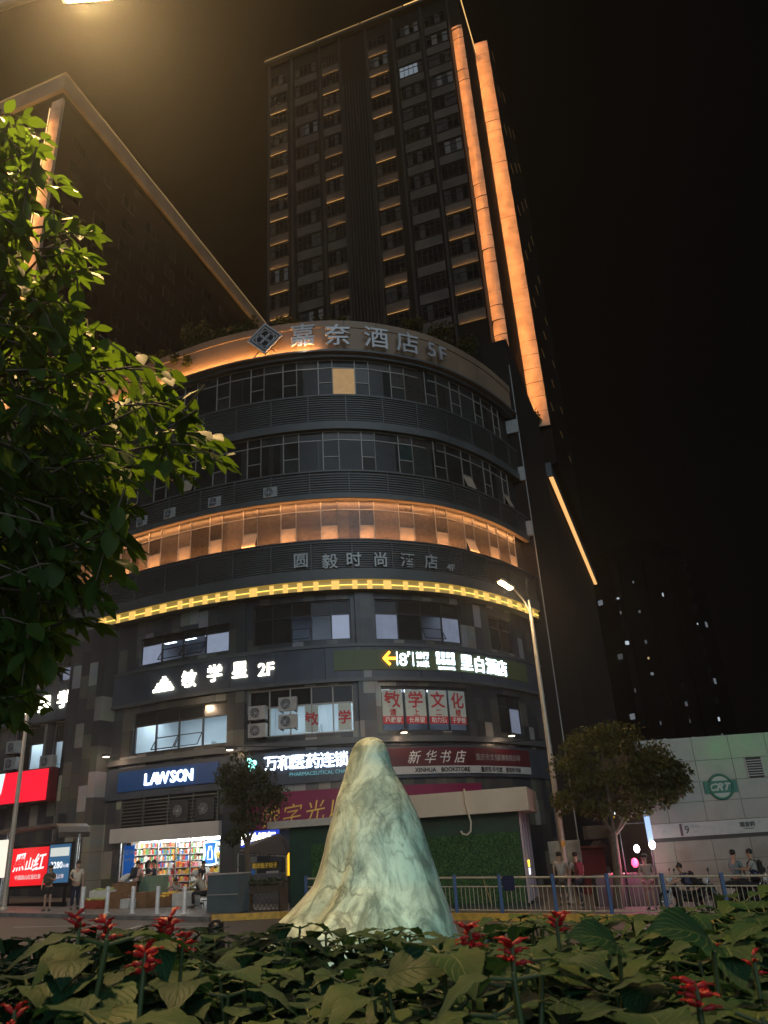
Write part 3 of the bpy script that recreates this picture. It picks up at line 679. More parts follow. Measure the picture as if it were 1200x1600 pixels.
for a, b in ((va + .42, va + .46), (va + 1.01, va + 1.05)): sb_(mb, a, b, -.04, .025, 3.54, 4.24)
mb.build('vent', [grey_paint, black_metal], stn)
# ------------------------------------------------------------------ signs on the facade
silver = mat('silver_letter', (.50, .49, .50), .42, .3, var=.1, vs=3)
steel_l = mat('steel_letter', (.42, .43, .42), .5, .3, var=.1)
glow_w = emat('letter_white', (1.0, .95, .74), 6)
glow_b = emat('letter_cool', (.66, .80, 1.0), 4.5)
glow_dim = emat('letter_soft', (.9, .95, 1.0), .5)
red_ink = mat('red_ink', (.50, .035, .045), .6)
gold_ink = mat('gold_letter', (.75, .50, .10), .45, .2)
white_l = mat('white_letter', (.75, .75, .74), .5)
black_l = mat('black_letter', (.03, .03, .03), .5)
def fsign(name, label, s, z, off):
    p = fp(s, off, z); return thing(name, label, 'sign', p, None)
def fchars(parent, items, off, m, ext=.02, bold=.0, size=.8, sx=1, shear=0):
    for ch, s, z, *sz in items:
        text(ch, sz[0] if sz else size, frame(fp(s, off, z), ft(s), fn(s)), m, parent, 'letter', ext, bold, shear, sx)

t = fsign('hotel_sign', 'big silver hotel lettering with a diamond emblem on the lit parapet', 33, 30.4, .1)
fchars(t, [('嘉', 29.55, 30.40), ('奈', 31.60, 30.28), ('酒', 33.85, 30.25), ('店', 35.85, 30.28), ('5', 37.5, 30.2, 1.45), ('F', 38.35, 30.2, 1.45)], .42, silver, .07, .012, 1.62)
lt = MB(); c = fp(27.3, .42, 30.5); ex = ft(27.3); nz = fn(27.3); U = Vector((0, 0, 1))
def diamond(mb, r0, r1, o, mi):
    P0 = [c + nz * o + ex * a * r0 + U * b * r0 for a, b in ((0, -1), (1, 0), (0, 1), (-1, 0))]; P1 = [c + nz * o + ex * a * r1 + U * b * r1 for a, b in ((0, -1), (1, 0), (0, 1), (-1, 0))]
    for i in range(4):
        j = (i + 1) % 4; mb.hexa([P0[i], P0[j], P1[j], P1[i], P0[i] + nz * .06, P0[j] + nz * .06, P1[j] + nz * .06, P1[i] + nz * .06], mi)
bk = MB(); bk.prism([c - nz * .1 + ex * a * 1.12 + U * b * 1.12 for a, b in ((0, -1), (1, 0), (0, 1), (-1, 0))], nz * .1); bk.build('emblem_board', black_metal, t)
for r0, r1 in ((1.12, .98), (.86, .76)): diamond(lt, r0, r1, .004, 0)
em = lt.build('emblem_ring', silver, t)
pt = MB()
for k in range(4):
    a = math.pi / 2 * k; d = ex * math.cos(a) + U * math.sin(a); q = c + d * .30
    P = [q + (ex * math.cos(2 * math.pi * i / 14) + U * math.sin(2 * math.pi * i / 14)) * .27 + nz * .02 for i in range(15)]
    pt.tube(P, .035, 6)
pt.build('emblem_petal', silver, t)
fchars(t, [], .4, silver)
for s_, z_ in ((26.6, 29.36), (28.0, 29.36)): mb = MB(); mb.tube([fp(s_, .30, z_), fp(s_ * .5 + 27.3 * .5, .38, 29.75)], .04, 6); mb.build('emblem_stay', dark_metal, t)
point('letter_glow', fp(29.6, .75, 29.5), (1, .93, .85), 10, .05, t)

t = fsign('hotel_sign', 'dull grey hotel lettering ending in 4F on the louvre band above the yellow lights', 33, 16.1, .1)
fchars(t, [('圆', 29.2, 16.14), ('毅', 30.73, 16.0), ('时', 32.0, 16.07), ('尚', 33.42, 16.07), ('酒', 34.95, 16.12), ('店', 36.35, 16.15), ('4F', 37.6, 15.95, .55)], .10, steel_l, .03, .012, .86)

t = fsign('school_sign', 'glowing white lettering with a stepped pyramid and 2F above the lit classroom', 24, 10.6, -.4)
mb = MB()
for k, (w, x) in enumerate(((1.36, 0), (1.08, .02), (.86, .02), (.46, .04), (.2, .03))):
    sbox(mb, 20.95 - w / 2 + x, 20.95 + w / 2 + x, -.40, -.34, 10.24 + k * .155, 10.24 + k * .155 + .148, .5)
mb.build('pyramid', glow_w, t)
fchars(t, [('敏', 22.62, 10.68), ('学', 24.22, 10.78), ('星', 25.68, 10.78), ('2F', 27.15, 10.66, .9)], -.38, glow_w, .03, .012, .92)

t = fsign('hotel_sign', 'olive strip sign with an orange arrow and glowing white lettering', 37, 10.8, -.4)
mb = MB(); sbox(mb, 30.75, 44.2, -.42, -.36, 10.28, 11.32, .6); mb.build('board', mat('olive_board', (.105, .13, .05), .5, var=.12, vs=1), t)
a = 33.72; n_ = fn(a); e_ = ft(a); o_ = fp(a, -.34, 10.85); U = Vector((0, 0, 1)); mb = MB()
for p0, p1 in (((-.30, 0), (.34, 0)), ((-.32, -.02), (.02, .33)), ((-.32, .02), (.02, -.33))):
    A = o_ + e_ * p0[0] + U * p0[1]; B = o_ + e_ * p1[0] + U * p1[1]; mb.tube([A, B], .065, 6)
mb.build('arrow', emat('arrow_orange', (1, .34, .02), 5), t)
mb = MB(); sbox(mb, 34.12, 34.17, -.345, -.33, 10.5, 11.2, 1); sbox(mb, 35.02, 35.07, -.345, -.33, 10.47, 11.2, 1); mb.build('divider', glow_b, t)
fchars(t, [('8', 34.48, 10.80, .95), ('F', 34.82, 11.08, .36), ('前行', 35.60, 11.04, .38), ('30米', 35.60, 10.60, .36)], -.34, glow_b, .015, .005)
mb = MB()
for i in range(4):
    for j in range(2): sbox(mb, 36.42 + i * .32, 36.64 + i * .32, -.345, -.325, 10.62 + j * .36, 10.90 + j * .36, 1)
mb.build('dot', glow_b, t); fchars(t, [('LIBAI HOTEL', 37.05, 10.42, .19)], -.34, glow_b, .01, .006)
fchars(t, [('里', 38.45, 10.82), ('白', 39.45, 10.80), ('酒', 40.45, 10.80), ('店', 41.40, 10.80)], -.33, glow_b, .03, .010, .92)

# classroom window posters
ph = fsign('window_poster', 'row of four pale posters with red characters behind the curved window', 36, 8.3, -.75)
W4 = [(33.2 + 5.3 * i / 4, 33.2 + 5.3 * (i + 1) / 4) for i in range(4)]
for (a, b), big, mid, low in zip(W4, '敏学文化', '请上二楼', ('承载家', '长希望', '助力孩', '子梦想')):
    m_ = (a + b) / 2; mb = MB(); sbox(mb, a + .08, b - .08, -.75, -.735, 7.72, 9.33, 2); sb2 = mb.build('poster', P_post, ph)
    mb = MB(); sbox(mb, a + .08, b - .08, -.735, -.728, 7.62, 8.0, 2); mb.build('poster_band', red_ink, sb2)
    fchars(sb2, [(big, m_, 8.84)], -.725, red_ink, .003, .016, .86); fchars(sb2, [(mid, m_, 8.2, .38)], -.725, red_ink, .003, .006); fchars(sb2, [(low, m_, 7.82, .30)], -.722, white_l, .003, .004)
for q, ch in ((29.45, '敏'), (31.2, '学')):
    tt = fsign('window_poster', {'敏': 'narrow pale window poster with one red character left of its twin', '学': 'narrow pale window poster with one red character beside the stone pier'}[ch], q, 8, -.73)
    mb = MB(); sbox(mb, q - .32, q + .38, -.735, -.72, 7.4, 8.7, 2); mb.build('poster', P_post, tt); fchars(tt, [(ch, q + .03, 8.05)], -.71, red_ink, .003, .014, .68)

# convenience store sign, pharmacy sign, bookshop sign, bank sign
t = fsign('store_sign', 'blue convenience store panel with glowing white LAWSON lettering', 21, 5.9, -.4)
mb = MB(); sbox(mb, 18.2, 24.6, -.45, -.38, 5.38, 6.36, .7); mb.build('board', mat('blue_board', (.018, .075, .24), .4, var=.12, vs=1), t)
for ch, q in zip('LAWSON', (20.25, 20.72, 21.26, 21.92, 22.40, 22.88)):
    text(ch, .78, frame(fp(q, -.36, 5.86), ft(q), fn(q)), glow_b, t, 'letter', .03, .014, 0, .96)
t = fsign('pharmacy_sign', 'glowing white pharmacy lettering with small latin line, partly behind the street tree', 29, 6, -.4)
fchars(t, [(ch, 27.05 + .715 * i + .35, 6.02) for i, ch in enumerate('万和医药连锁')], -.40, glow_b, .03, .008, .74)
fchars(t, [('PHARMACEUTICAL CHAIN', 29.9, 5.45, .25)], -.43, mat('teal_letter', (.1, .3, .32), .5, emit=(.2, .6, .7), es=.35), .008)
mb = MB(); 
for k in range(4):
    a_ = math.pi / 2 * k + .4; p_ = fp(26.35, -.40, 6.05) + ft(26.35) * math.cos(a_) * .2 + Vector((0, 0, math.sin(a_) * .2)); mb.ball(p_, .13, .05, .13, 8)
mb.build('clover', emat('teal_glow', (.3, 1, .85), 3), t)
t = fsign('bookshop_sign', 'dark maroon bookshop sign over a white strip on the curved wall', 38, 5.8, -.4)
mb = MB(); sbox(mb, 32.2, 43.2, -.45, -.38, 5.55, 6.42, .6); mb.build('board', mat('maroon_board', (.085, .012, .02), .45, var=.15, vs=1), t)
mb = MB(); sbox(mb, 32.2, 43.2, -.45, -.375, 5.18, 5.54, .6); mb.build('strip', mat('strip_board', (.42, .42, .42), .5, var=.08), t)
fchars(t, [('新', 34.75, 5.97), ('华', 35.65, 5.97), ('书', 36.5, 5.97), ('店', 37.4, 5.97)], -.37, white_l, .01, 0, .66, 1, .35)
fchars(t, [('XINHUA', 35.3, 5.36, .28), ('BOOKSTORE', 37.05, 5.36, .28)], -.368, black_l, .004, .008, .28, 1.05)
fchars(t, [('重庆市文化', 39.35, 5.97, .36), ('发展有限公司', 41.1, 5.97, .33)], -.368, mat('faint_letter', (.3, .28, .28), .6), .004, .002)
fchars(t, [('重庆新华书店', 39.6, 5.36, .28), ('观音桥书城', 41.4, 5.36, .27)], -.368, black_l, .004, .005)
t = fsign('bank_sign', 'large glowing red box sign with a pale blue end above the bus stop', 11, 6.1, .2)
mb = MB(); sbox(mb, 9.0, 14.15, -.1, .42, 5.28, 7.0, .6); mb.build('box', mat('sign_box', (.10, .012, .02), .5), t)
mb = MB(); sbox(mb, 9.0, 14.0, .425, .44, 5.34, 6.94, .6); mb.build('light_face', emat('red_face', (1.0, .006, .030), .95), t)
mb = MB(); P = []
for a_, z_ in ((9.0, 5.5), (10.0, 5.5), (10.38, 5.62), (10.58, 5.9), (10.72, 6.94), (9.0, 6.94)): P.append(fp(a_, .445, z_))
mb.prism(P, fn(9.5) * .012); mb.build('logo_face', emat('pale_face', (.70, .90, 1.0), .95), t)
t = fsign('school_sign', 'glowing white lettering half hidden by the overhanging leaves', 12, 10.5, 0)
fchars(t, [('紫', 10.85, 10.6), ('星', 12.55, 10.6), ('学', 14.0, 10.7)], -.06, glow_w, .03, .022, .98)

# air conditioners: condenser box > fan grille
ac_body = mat('ac_body', (.34, .33, .31), .55, var=.15, vs=4)
ac_fan = mat('ac_fan', (.05, .05, .052), .5)
def ac(s, z, off, label, w=.92, h=.66, d=.34, group='air conditioners on the facade', body=ac_body):
    t = thing('air_conditioner', label, 'air conditioner', fp(s, off, z), group)
    mb = MB(); sbox(mb, s - w / 2, s + w / 2, off, off + d, z, z + h, 2); mb.build('case', body, t)
    c = fp(s - .1, off + d + .005, z + h / 2); e = ft(s); n = fn(s); mb = MB()
    for r_ in (.26, .19, .12, .05): mb.tube([c + (e * math.cos(2 * math.pi * k / 18) + Vector((0, 0, 1)) * math.sin(2 * math.pi * k / 18)) * r_ for k in range(19)], .011, 4)
    for k in range(6): a = math.pi / 6 * k; v_ = (e * math.cos(a) + Vector((0, 0, 1)) * math.sin(a)) * .26; mb.tube([c - v_, c + v_], .008, 4)
    mb.build('fan_grille', steel, t)
    mb = MB(); mb.prism([c - n * .003 + (e * math.cos(2 * math.pi * k / 18) + Vector((0, 0, 1)) * math.sin(2 * math.pi * k / 18)) * .27 for k in range(18)], n * .002); mb.build('fan', ac_fan, t)
    for q in (s - w / 2 + .08, s + w / 2 - .12): mb = MB(); sbox(mb, q, q + .05, off - .25, off + d, z - .05, z - .005, 2); mb.build('bracket', dark_metal, t)
L1 = 'grey condenser hung on the window beside the red poster, one of four in two stacks'
for s, z in ((26.75, 7.45), (26.75, 8.3), (28.35, 7.75), (28.35, 8.6)): ac(s, z - .15, -.5, L1, group='condensers in front of the poster window')
ac(13.2, 7.05, -.35, 'single condenser under the lit window over the red sign, nearest the stone pilaster', group='condensers over the red sign'); ac(10.4, 8.1, -.35, 'upper condenser of the pair left of the bare lamp pole', group='condensers over the red sign'); ac(10.4, 7.2, -.35, 'lower condenser of the pair left of the bare lamp pole', group='condensers over the red sign')
for s in (24.1, 27.5, 21.0, 18.9): ac(s, 20.1, -.08, 'small pale condenser standing in the louvres above the glowing orange windows', .8, .6, .1, 'condensers in the louvres')
# plant room louvres over the shop, with big round condensers
mb = MB(); k = 3.72
while k < 4.95: sbox(mb, 18.5, 24.6, -.50, -.44, k, k + .05, .8); k += .16
for q in (18.5, 20.0, 21.6, 23.1, 24.55): sbox(mb, q, q + .06, -.52, -.43, 3.62, 5.0, .8)
mb.build('service_louvre', louvre_m, bld)
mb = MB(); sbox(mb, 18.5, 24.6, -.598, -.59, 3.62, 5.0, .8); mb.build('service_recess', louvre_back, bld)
for s in (22.4, 23.9): ac(s, 3.72, -.5, {22.4: 'dark condenser behind slats above the shop fascia, left of its twin', 23.9: 'dark condenser above the shop fascia, nearest the street tree'}[s], 1.05, 1.0, .14, 'condensers above the shop fascia', dark_metal)
# floodlights on arms
def flood(s, z, lab):
    t = thing('floodlight', lab, 'floodlight', fp(s, -.3, z), 'small floodlights on the facade')
    mb = MB(); mb.tube([fp(s, -.4, z + .12), fp(s, .35, z + .12)], .03, 6); mb.build('arm', dark_metal, t)
    mb = MB(); sbox(mb, s - .16, s + .16, .25, .5, z, z + .14, 2); mb.build('housing', dark_metal, t)
    mb = MB(); sbox(mb, s - .12, s + .12, .27, .48, z - .035, z - .003, 2); mb.build('lens', emat('flood_lens', (1, .80, .6), 6), t)
    point('flood_glow', fp(s, .1, z - .2), (1, .66, .42), 9, .06, t)
flood(25.6, 6.75, 'small floodlight on an arm above the street tree'); flood(40.6, 7.0, 'small floodlight on the stone wall above the bookshop sign'); flood(18.0, 7.15, 'small floodlight on the pilaster beside the lit classroom'); flood(34.0, 7.05, 'small floodlight below the first red poster')
# an overhead cable slung across the facade
t = MB(); t.tube([fp(24.9 + k * 1.55, .5, 6.95 - .55 * math.sin(math.pi * k / 12)) for k in range(13)], .025, 5)
tag(t.build('cable', black_metal), 'black cable slung across the facade above the shop signs', 'cable')
# diamond shop banner in maroon with gold brush characters
t = fsign('shop_banner', 'magenta banner with gold brush characters behind the white canopy', 32, 4, -.3)
mb = MB(); sbox(mb, 26.25, 38.6, -.42, -.30, 3.1, 4.68, .6); mb.build('board', mat('magenta_board', (.13, .010, .042), .5, emit=(.5, .01, .12), es=.03, var=.2, vs=.7), t)
for ch, q, z in (('银', 27.5, 3.62), ('字', 28.55, 3.66), ('光', 29.6, 3.74), ('以', 30.75, 3.80), ('广', 31.75, 3.82), ('东', 32.9, 3.82)):
    text(ch, 1.0, frame(fp(q, -.285, z), ft(q) + Vector((0, 0, .12)), fn(q)), gold_ink, t, 'letter', .012, -.004, .3)

# ------------------------------------------------------------------ convenience store interior
shop_w = mat('shop_wall', (.75, .74, .70), .7)
mb = MB(); o0, o1 = -.9, -5.2
sweep(mb, [(o0, .28), (o1, .28), (o1, 3.0), (o0, 3.0)], 18.4, 24.7, 1.2)
for q in (18.4, 24.7): mb.add([fp(q, o0, .28), fp(q, o1, .28), fp(q, o1, 3.0), fp(q, o0, 3.0)], [(0, 1, 2, 3)])
srm = mb.build('shop_room', shop_w, bld)
for o in (-1.7, -2.9, -4.2):
    mb = MB(); sbox(mb, 18.8, 24.3, o - .12, o + .12, 2.9, 2.95, 1.2); mb.build('ceiling_light', emat('shop_tube', (1, .95, .86), 13), srm)
mb = MB(); sbox(mb, 18.0, 24.75, -.6, -.30, 2.95, 3.62, .8); mb.build('shop_fascia', mat('fascia_board', (.42, .40, .38), .5, var=.1, vs=.7), bld)
mb = MB()
for q in (18.4, 20.9, 22.0, 22.9, 23.8, 24.64): sbox(mb, q, q + .06, -.74, -.66, .28, 2.94, 1)
sbox(mb, 18.4, 24.7, -.74, -.67, .28, .40, 1); gl = mb.build('shopfront', steel, bld)
mb = MB(); sweep(mb, [(-.70, .4), (-.70, 2.94)], 18.46, 24.64, 1.2); mb.build('shop_glass', cg, gl)
goods = [mat('goods_%s' % n, c, .45) for n, c in (('red', (.55, .05, .04)), ('orange', (.75, .28, .05)), ('yellow', (.75, .55, .08)), ('white', (.75, .74, .7)), ('green', (.12, .35, .12)), ('blue', (.06, .16, .5)), ('brown', (.3, .15, .07)), ('pink', (.7, .25, .3)))]
def shelf(s0, s1, o, zt, lab, pal):
    t = thing('shop_shelf', lab, 'shelf', fp((s0 + s1) / 2, o, .3), 'shelves inside the convenience store')
    mb = MB(); z = .35; bb = MB()
    sbox(mb, s0, s1, o - .03, o, .3, zt, 2)
    while z < zt - .15:
        sbox(mb, s0, s1, o + .001, o + .38, z, z + .03, 2); a = s0 + .02
        while a < s1 - .12:
            w = R.uniform(.07, .2); h = R.uniform(.14, .27); sbox(bb, a, a + w - .01, o + .08, o + .36, z + .031, z + .03 + h, 2, R.choice(pal)); a += w
        z += .32
    mb.build('rack', mat('rack_white', (.6, .6, .58), .5), t); bb.build('goods', goods, t)['kind'] = 'stuff'
shelf(22.2, 24.5, -3.3, 2.3, 'tall shelf crowded with orange and yellow snack packs behind the shop glass', [0, 1, 1, 2, 3, 7])
shelf(18.7, 24.4, -4.95, 2.8, 'back wall shelf of mixed bottles in the convenience store', [0, 3, 4, 5, 6, 3]); shelf(20.3, 22.1, -2.6, 1.9, 'low shelf of bright packets in the middle of the shop', [1, 2, 0, 3, 7])
t = fsign('shop_poster', 'tall blue poster with white lines inside the shop window, at its left end', 18.9, 1.9, -.8)
mb = MB(); sbox(mb, 18.62, 19.3, -.80, -.78, 1.45, 2.8, 2); mb.build('sheet', mat('poster_blue', (.02, .13, .5), .4, emit=(.02, .2, .8), es=.25), t); fchars(t, [('便利', 18.96, 2.5, .3), ('OPEN', 18.96, 2.15, .2)], -.775, white_l, .003)
t = fsign('neon_sign', 'glowing milk can neon outline hung in the shop window beside the street tree', 24.2, 2.2, -.8)
c = fp(24.15, -.58, 2.22); e = ft(24.15); mb = MB(); oc = [(-.36, .46), (-.12, .50), (.12, .50), (.36, .46), (.28, .1), (.28, -.1), (.38, -.46), (.12, -.52), (-.12, -.52), (-.38, -.46), (-.28, -.1), (-.28, .1), (-.36, .46)]
mb.tube([c + e * x + Vector((0, 0, y)) for x, y in oc], .035, 6, cap=False); mb.build('outline', emat('neon_cyan', (.45, .95, 1), 3.5), t)
mb = MB(); mb.prism([c - fn(24.15) * .05 + e * x * .86 + Vector((0, 0, y * .9)) for x, y in oc[:-1]], fn(24.15) * .01); mb.build('board', mat('neon_back', (.03, .1, .3), .4, emit=(.05, .25, .8), es=.6), t)
mb = MB(); mb.tube([c + e * x + Vector((0, 0, y)) for x, y in ((-.07, .28), (.07, .28), (.07, .15), (.12, .02), (.12, -.28), (-.12, -.28), (-.12, .02), (-.07, .15), (-.07, .28))], .022, 6, cap=False); mb.build('can', emat('neon_white', (.85, .95, 1), 3), t)

t = fsign('wall_fridge', 'glass fronted drinks wall along the left side of the convenience store', 18.6, .3, -3); bb = MB(); rk = MB()
for k in range(8):
    z = .34 + k * .33
    o = -4.75
    rk.add([fp(18.42, -4.8, z), fp(18.42, -1.0, z), fp(18.80, -1.0, z), fp(18.80, -4.8, z), fp(18.42, -4.8, z + .025), fp(18.42, -1.0, z + .025), fp(18.80, -1.0, z + .025), fp(18.80, -4.8, z + .025)], [(3, 2, 1, 0), (4, 5, 6, 7), (0, 1, 5, 4), (1, 2, 6, 5), (2, 3, 7, 6), (3, 0, 4, 7)])
    while o < -1.15:
        w = R.uniform(.07, .16); h = R.uniform(.16, .27); a, b_ = fp(18.48, o, z + .026), fp(18.78, o, z + .026); c_, d_ = fp(18.78, o + w - .012, z + .026), fp(18.48, o + w - .012, z + .026); q = Vector((0, 0, h))
        bb.hexa([a, b_, c_, d_, a + q, b_ + q, c_ + q, d_ + q], R.choice([4, 5, 3, 0, 1, 6, 3])); o += w
rk.build('rack', mat('rack_white', (.6, .6, .58), .5), t); bb.build('goods', goods, t)['kind'] = 'stuff'
# ------------------------------------------------------------------ street furniture
RD = Vector((.905, -.425, 0)).normalized(); RN = Vector((-.425, -.905, 0)).normalized()   # along the street, and towards the viewer
UP = Vector((0, 0, 1))
blue_paint = mat('blue_post_paint', (.03, .085, .22), .45, var=.2, vs=6)
rail_paint = mat('rail_paint', (.50, .46, .36), .4, .2, var=.12, vs=6)
pole_m = mat('lamp_pole', (.42, .38, .32), .45, .3, var=.12, vs=3)

# blue and cream railing: posts and bays
fence = thing('street_railing', 'cream railing with blue posts along the yellow kerb in front of the kiosk', 'railing', (1.55, 28.0, g(1.5)))
RP = [(-3.62, 29.95), (1.5, 27.95), (11.5, 24.0)]
xs_ = [-3.55, -2.6, -1.0, .55, 1.55, 2.95, 4.55, 6.1, 7.6, 9.15, 10.7, 12.2]
def ry(x): return 29.92 - (x + 3.62) * .385
for x in xs_:
    y = ry(x); z = g(x) + .14; mb = MB(); mb.box(x - .05, x + .05, y - .04, y + .04, z, z + 1.10); mb.box(x - .06, x + .06, y - .05, y + .05, z + 1.10, z + 1.13); mb.build('post', blue_paint, fence)
for a, b in zip(xs_, xs_[1:]):
    p = Vector((a + .06, ry(a + .06), g(a) + .14)); q = Vector((b - .06, ry(b - .06), g(b) + .14)); mb = MB()
    mb.tube([p + UP * 1.04, q + UP * 1.04], .032, 8); mb.tube([p + UP * .78, q + UP * .78], .02, 6); mb.tube([p + UP * .10, q + UP * .10], .02, 6)
    n = max(3, int((b - a) / .135))
    for k in range(1, n): c = p.lerp(q, k / n); mb.tube([c + UP * .11, c + UP * .77], .011, 5)
    mb.build('railing_bay', rail_paint, fence)
t = thing('cloth', 'dark blue cloth hung over the railing beside the kiosk door', 'cloth', (3.05, ry(3.05) - .06, .6)); mb = MB()
for dy in (-.055, .055): mb.obox((3.22, ry(3.22) + dy, g(3) + .14 + .86), .36, .012, .42, (1, -.385, 0), (.385, 1, 0))
mb.obox((3.22, ry(3.22), g(3) + .14 + 1.08), .36, .12, .012, (1, -.385, 0), (.385, 1, 0)); mb.build('fabric', mat('blue_cloth', (.012, .018, .06), .9, var=.3), t)

# kiosk with green artificial hedge wall and cream canopy
K0 = at(452, 1300, 32.3); K1 = at(812, 1300, 30.2); KX = (K1 - K0); KX.z = 0; KL = KX.length; KX.normalize(); KN = Vector((KX.y, -KX.x, 0))
def kp(a, o, z): p = K0 + KX * a + KN * o; return Vector((p.x, p.y, z))
def kb(mb, a0, a1, o0, o1, z0, z1, mi=0): return mb.hexa([kp(a0, o1, z0), kp(a1, o1, z0), kp(a1, o0, z0), kp(a0, o0, z0), kp(a0, o1, z1), kp(a1, o1, z1), kp(a1, o0, z1), kp(a0, o0, z1)], mi)
zk = g(1) + .14; zc = at(750, 1272, 30.6).z; zt_ = at(750, 1236, 30.6).z
kiosk = thing('kiosk', 'street kiosk clad in artificial grass under a wide cream canopy', 'kiosk', kp(KL / 2, 0, zk))
grass = bpy.data.materials.new('artificial_grass'); grass.use_nodes = True
nt = grass.node_tree; b = nt.nodes['Principled BSDF']; b.inputs['Roughness'].default_value = .9; nz = nt.nodes.new('ShaderNodeTexNoise'); nz.inputs['Scale'].default_value = 14; nz.inputs['Detail'].default_value = 8
tc = nt.nodes.new('ShaderNodeTexCoord'); nt.links.new(tc.outputs['Object'], nz.inputs['Vector']); cr = nt.nodes.new('ShaderNodeValToRGB'); e = cr.color_ramp.elements
e[0].position = .35; e[0].color = (.010, .038, .016, 1); e[1].position = .7; e[1].color = (.07, .17, .045, 1); nt.links.new(nz.outputs['Fac'], cr.inputs['Fac']); nt.links.new(cr.outputs[0], b.inputs['Base Color'])
bp = nt.nodes.new('ShaderNodeBump'); bp.inputs['Strength'].default_value = .8; nt.links.new(nz.outputs['Fac'], bp.inputs['Height']); nt.links.new(bp.outputs[0], b.inputs['Normal'])
green_ply = mat('green_board', (.010, .045, .028), .6, var=.25, vs=2)
mb = MB(); kb(mb, 0, KL, -3.2, 0, zk - .3, zc, 0); mb.build('body', green_ply, kiosk)
mb = MB()   # shaggy grass panels in three courses
rg = random.Random(3)
for (z0, z1) in ((zk + .05, zk + .95), (zk + .97, zk + 1.68), (zk + 1.70, zk + 2.32)):
    kb(mb, .9, KL - .03, .002, .03, z0, z1, 0)
    for _ in range(1500):
        a = rg.uniform(.92, KL - .05); z = rg.uniform(z0 + .02, z1); w = rg.uniform(.012, .03); l = rg.uniform(.04, .09); o = .03
        p = kp(a, o, z); q = kp(a + rg.uniform(-.05, .05), o + rg.uniform(.03, .07), z - l * rg.uniform(.2, 1)); mb.add([p - KX * w, p + KX * w, q], [(0, 1, 2)])
gp = mb.build('grass_cladding', grass, kiosk)
cream = mat('cream_fascia', (.60, .50, .38), .5, var=.10, vs=1.2)
mb = MB(); x_ = kp(0, 0, 0); aL = 3.2
kb(mb, aL, KL + .48, -3.5, .55, zc, zt_); mb.build('canopy', cream, kiosk)
mb = MB(); kb(mb, -.75, aL - .02, -2.0, .40, zc - .02, zc + .24); mb.build('canopy', mat('grey_fascia', (.48, .44, .38), .5, var=.1), kiosk)
mb = MB(); dfm = mat('door_frame_pink', (.45, .36, .38), .4, var=.1)
for o in (-.02, -1.0, -2.0, -3.1): mb.hexa([kp(KL + .02, o - .04, zk), kp(KL + .10, o - .04, zk), kp(KL + .10, o, zk), kp(KL + .02, o, zk), kp(KL + .02, o - .04, zc), kp(KL + .10, o - .04, zc), kp(KL + .10, o, zc), kp(KL + .02, o, zc)])
mb.build('door_frame', dfm, kiosk)
mb = MB(); mb.add([kp(KL + .03, -.05, zk), kp(KL + .03, -3.1, zk), kp(KL + .03, -3.1, zc), kp(KL + .03, -.05, zc)], [(0, 1, 2, 3)]); mb.build('glass_door', mat('door_glass', (.03, .02, .035), .06, var=.3, spec=.7), kiosk)
mb = MB(); P = kp(KL * .80, .62, zt_ + .08); mb.tube([P, P + UP * -.5, P + UP * -1.15 + KX * .14, P + UP * -1.45 + KX * .10, P + UP * -1.56 - KX * .04, P + UP * -1.52 - KX * .2, P + UP * -1.42 - KX * .26], .035, 8)
tag(mb.build('drain_pipe', mat('pipe_plastic', (.55, .48, .36), .5)), 'cream bent pipe hanging over the front edge of the kiosk canopy', 'pipe')
t = thing('lit_notice', 'small yellow and white lit notice on the kiosk door', 'sign', kp(KL + .1, -.4, zk + 1.2)); mb = MB(); mb.obox(kp(KL + .14, -.55, zk + 1.24), .02, .5, .22, KX, KN); mb.build('yellow_face', emat('notice_yellow', (1, .62, .05), 2.4), t)
mb = MB(); mb.obox(kp(KL + .14, -.55, zk + .98), .02, .5, .22, KX, KN); mb.build('white_face', emat('notice_white', (.8, .85, 1), 1.3), t)
# sticks leaning on the wall
mb = MB(); mb.tube([kp(KL - 1.2, .5, zk), kp(KL - 1.5, .12, zk + .95)], .018, 6); tag(mb.build('broom_stick', mat('bamboo', (.35, .24, .08), .6)), 'tilted bamboo stick against the grass kiosk wall', 'stick')

# tree pit planter, utility cabinets and small awning stall
cab_m = mat('cabinet_paint', (.10, .135, .15), .45, .1, var=.12, vs=2)
def cabinet(p, w, d, h, label):
    t = thing('utility_cabinet', label, 'cabinet', p); mb = MB(); mb.obox(p + UP * h / 2, w, d, h, RD, RN); mb.build('body', cab_m, t)
    mb = MB(); mb.obox(p + UP * (h + .02), w + .06, d + .06, .04, RD, RN); mb.obox(p + UP * h * .48 + RN * (d / 2 + .012), w, .02, .03, RD, RN); mb.build('lid', grey_paint, t)
    mb = MB(); mb.obox(p + UP * .04, w - .04, d - .04, .08, RD, RN); mb.build('plinth', concrete, t)
c_ = at(356, 1430, 30.6); c_.z = g(c_.x) + .14; cabinet(c_, 1.35, .7, 1.22, 'grey green utility cabinet on the pavement beside the street tree')
FW = mat('weathered_wood', (.075, .055, .042), .7, var=.3, vs=4)
pb = at(415, 1428, 30.6); pb.z = g(pb.x) + .14
t = thing('planter', 'low dark lattice planter with straggly plants in front of the food stall', 'planter', pb)
mb = MB(); w = .75
for z in (.04, .62, .92): mb.obox(pb + UP * z + RN * .25, 1.5, .04, .06, RD, RN)
for k in range(9):
    a = -w + 1.5 * k / 8; mb.tube([pb + RN * .26 + RD * a + UP * .05, pb + RN * .26 + RD * max(-w, min(w, a + .45)) + UP * .60], .012, 4); mb.tube([pb + RN * .26 + RD * a + UP * .60, pb + RN * .26 + RD * max(-w, min(w, a + .45)) + UP * .05], .012, 4)
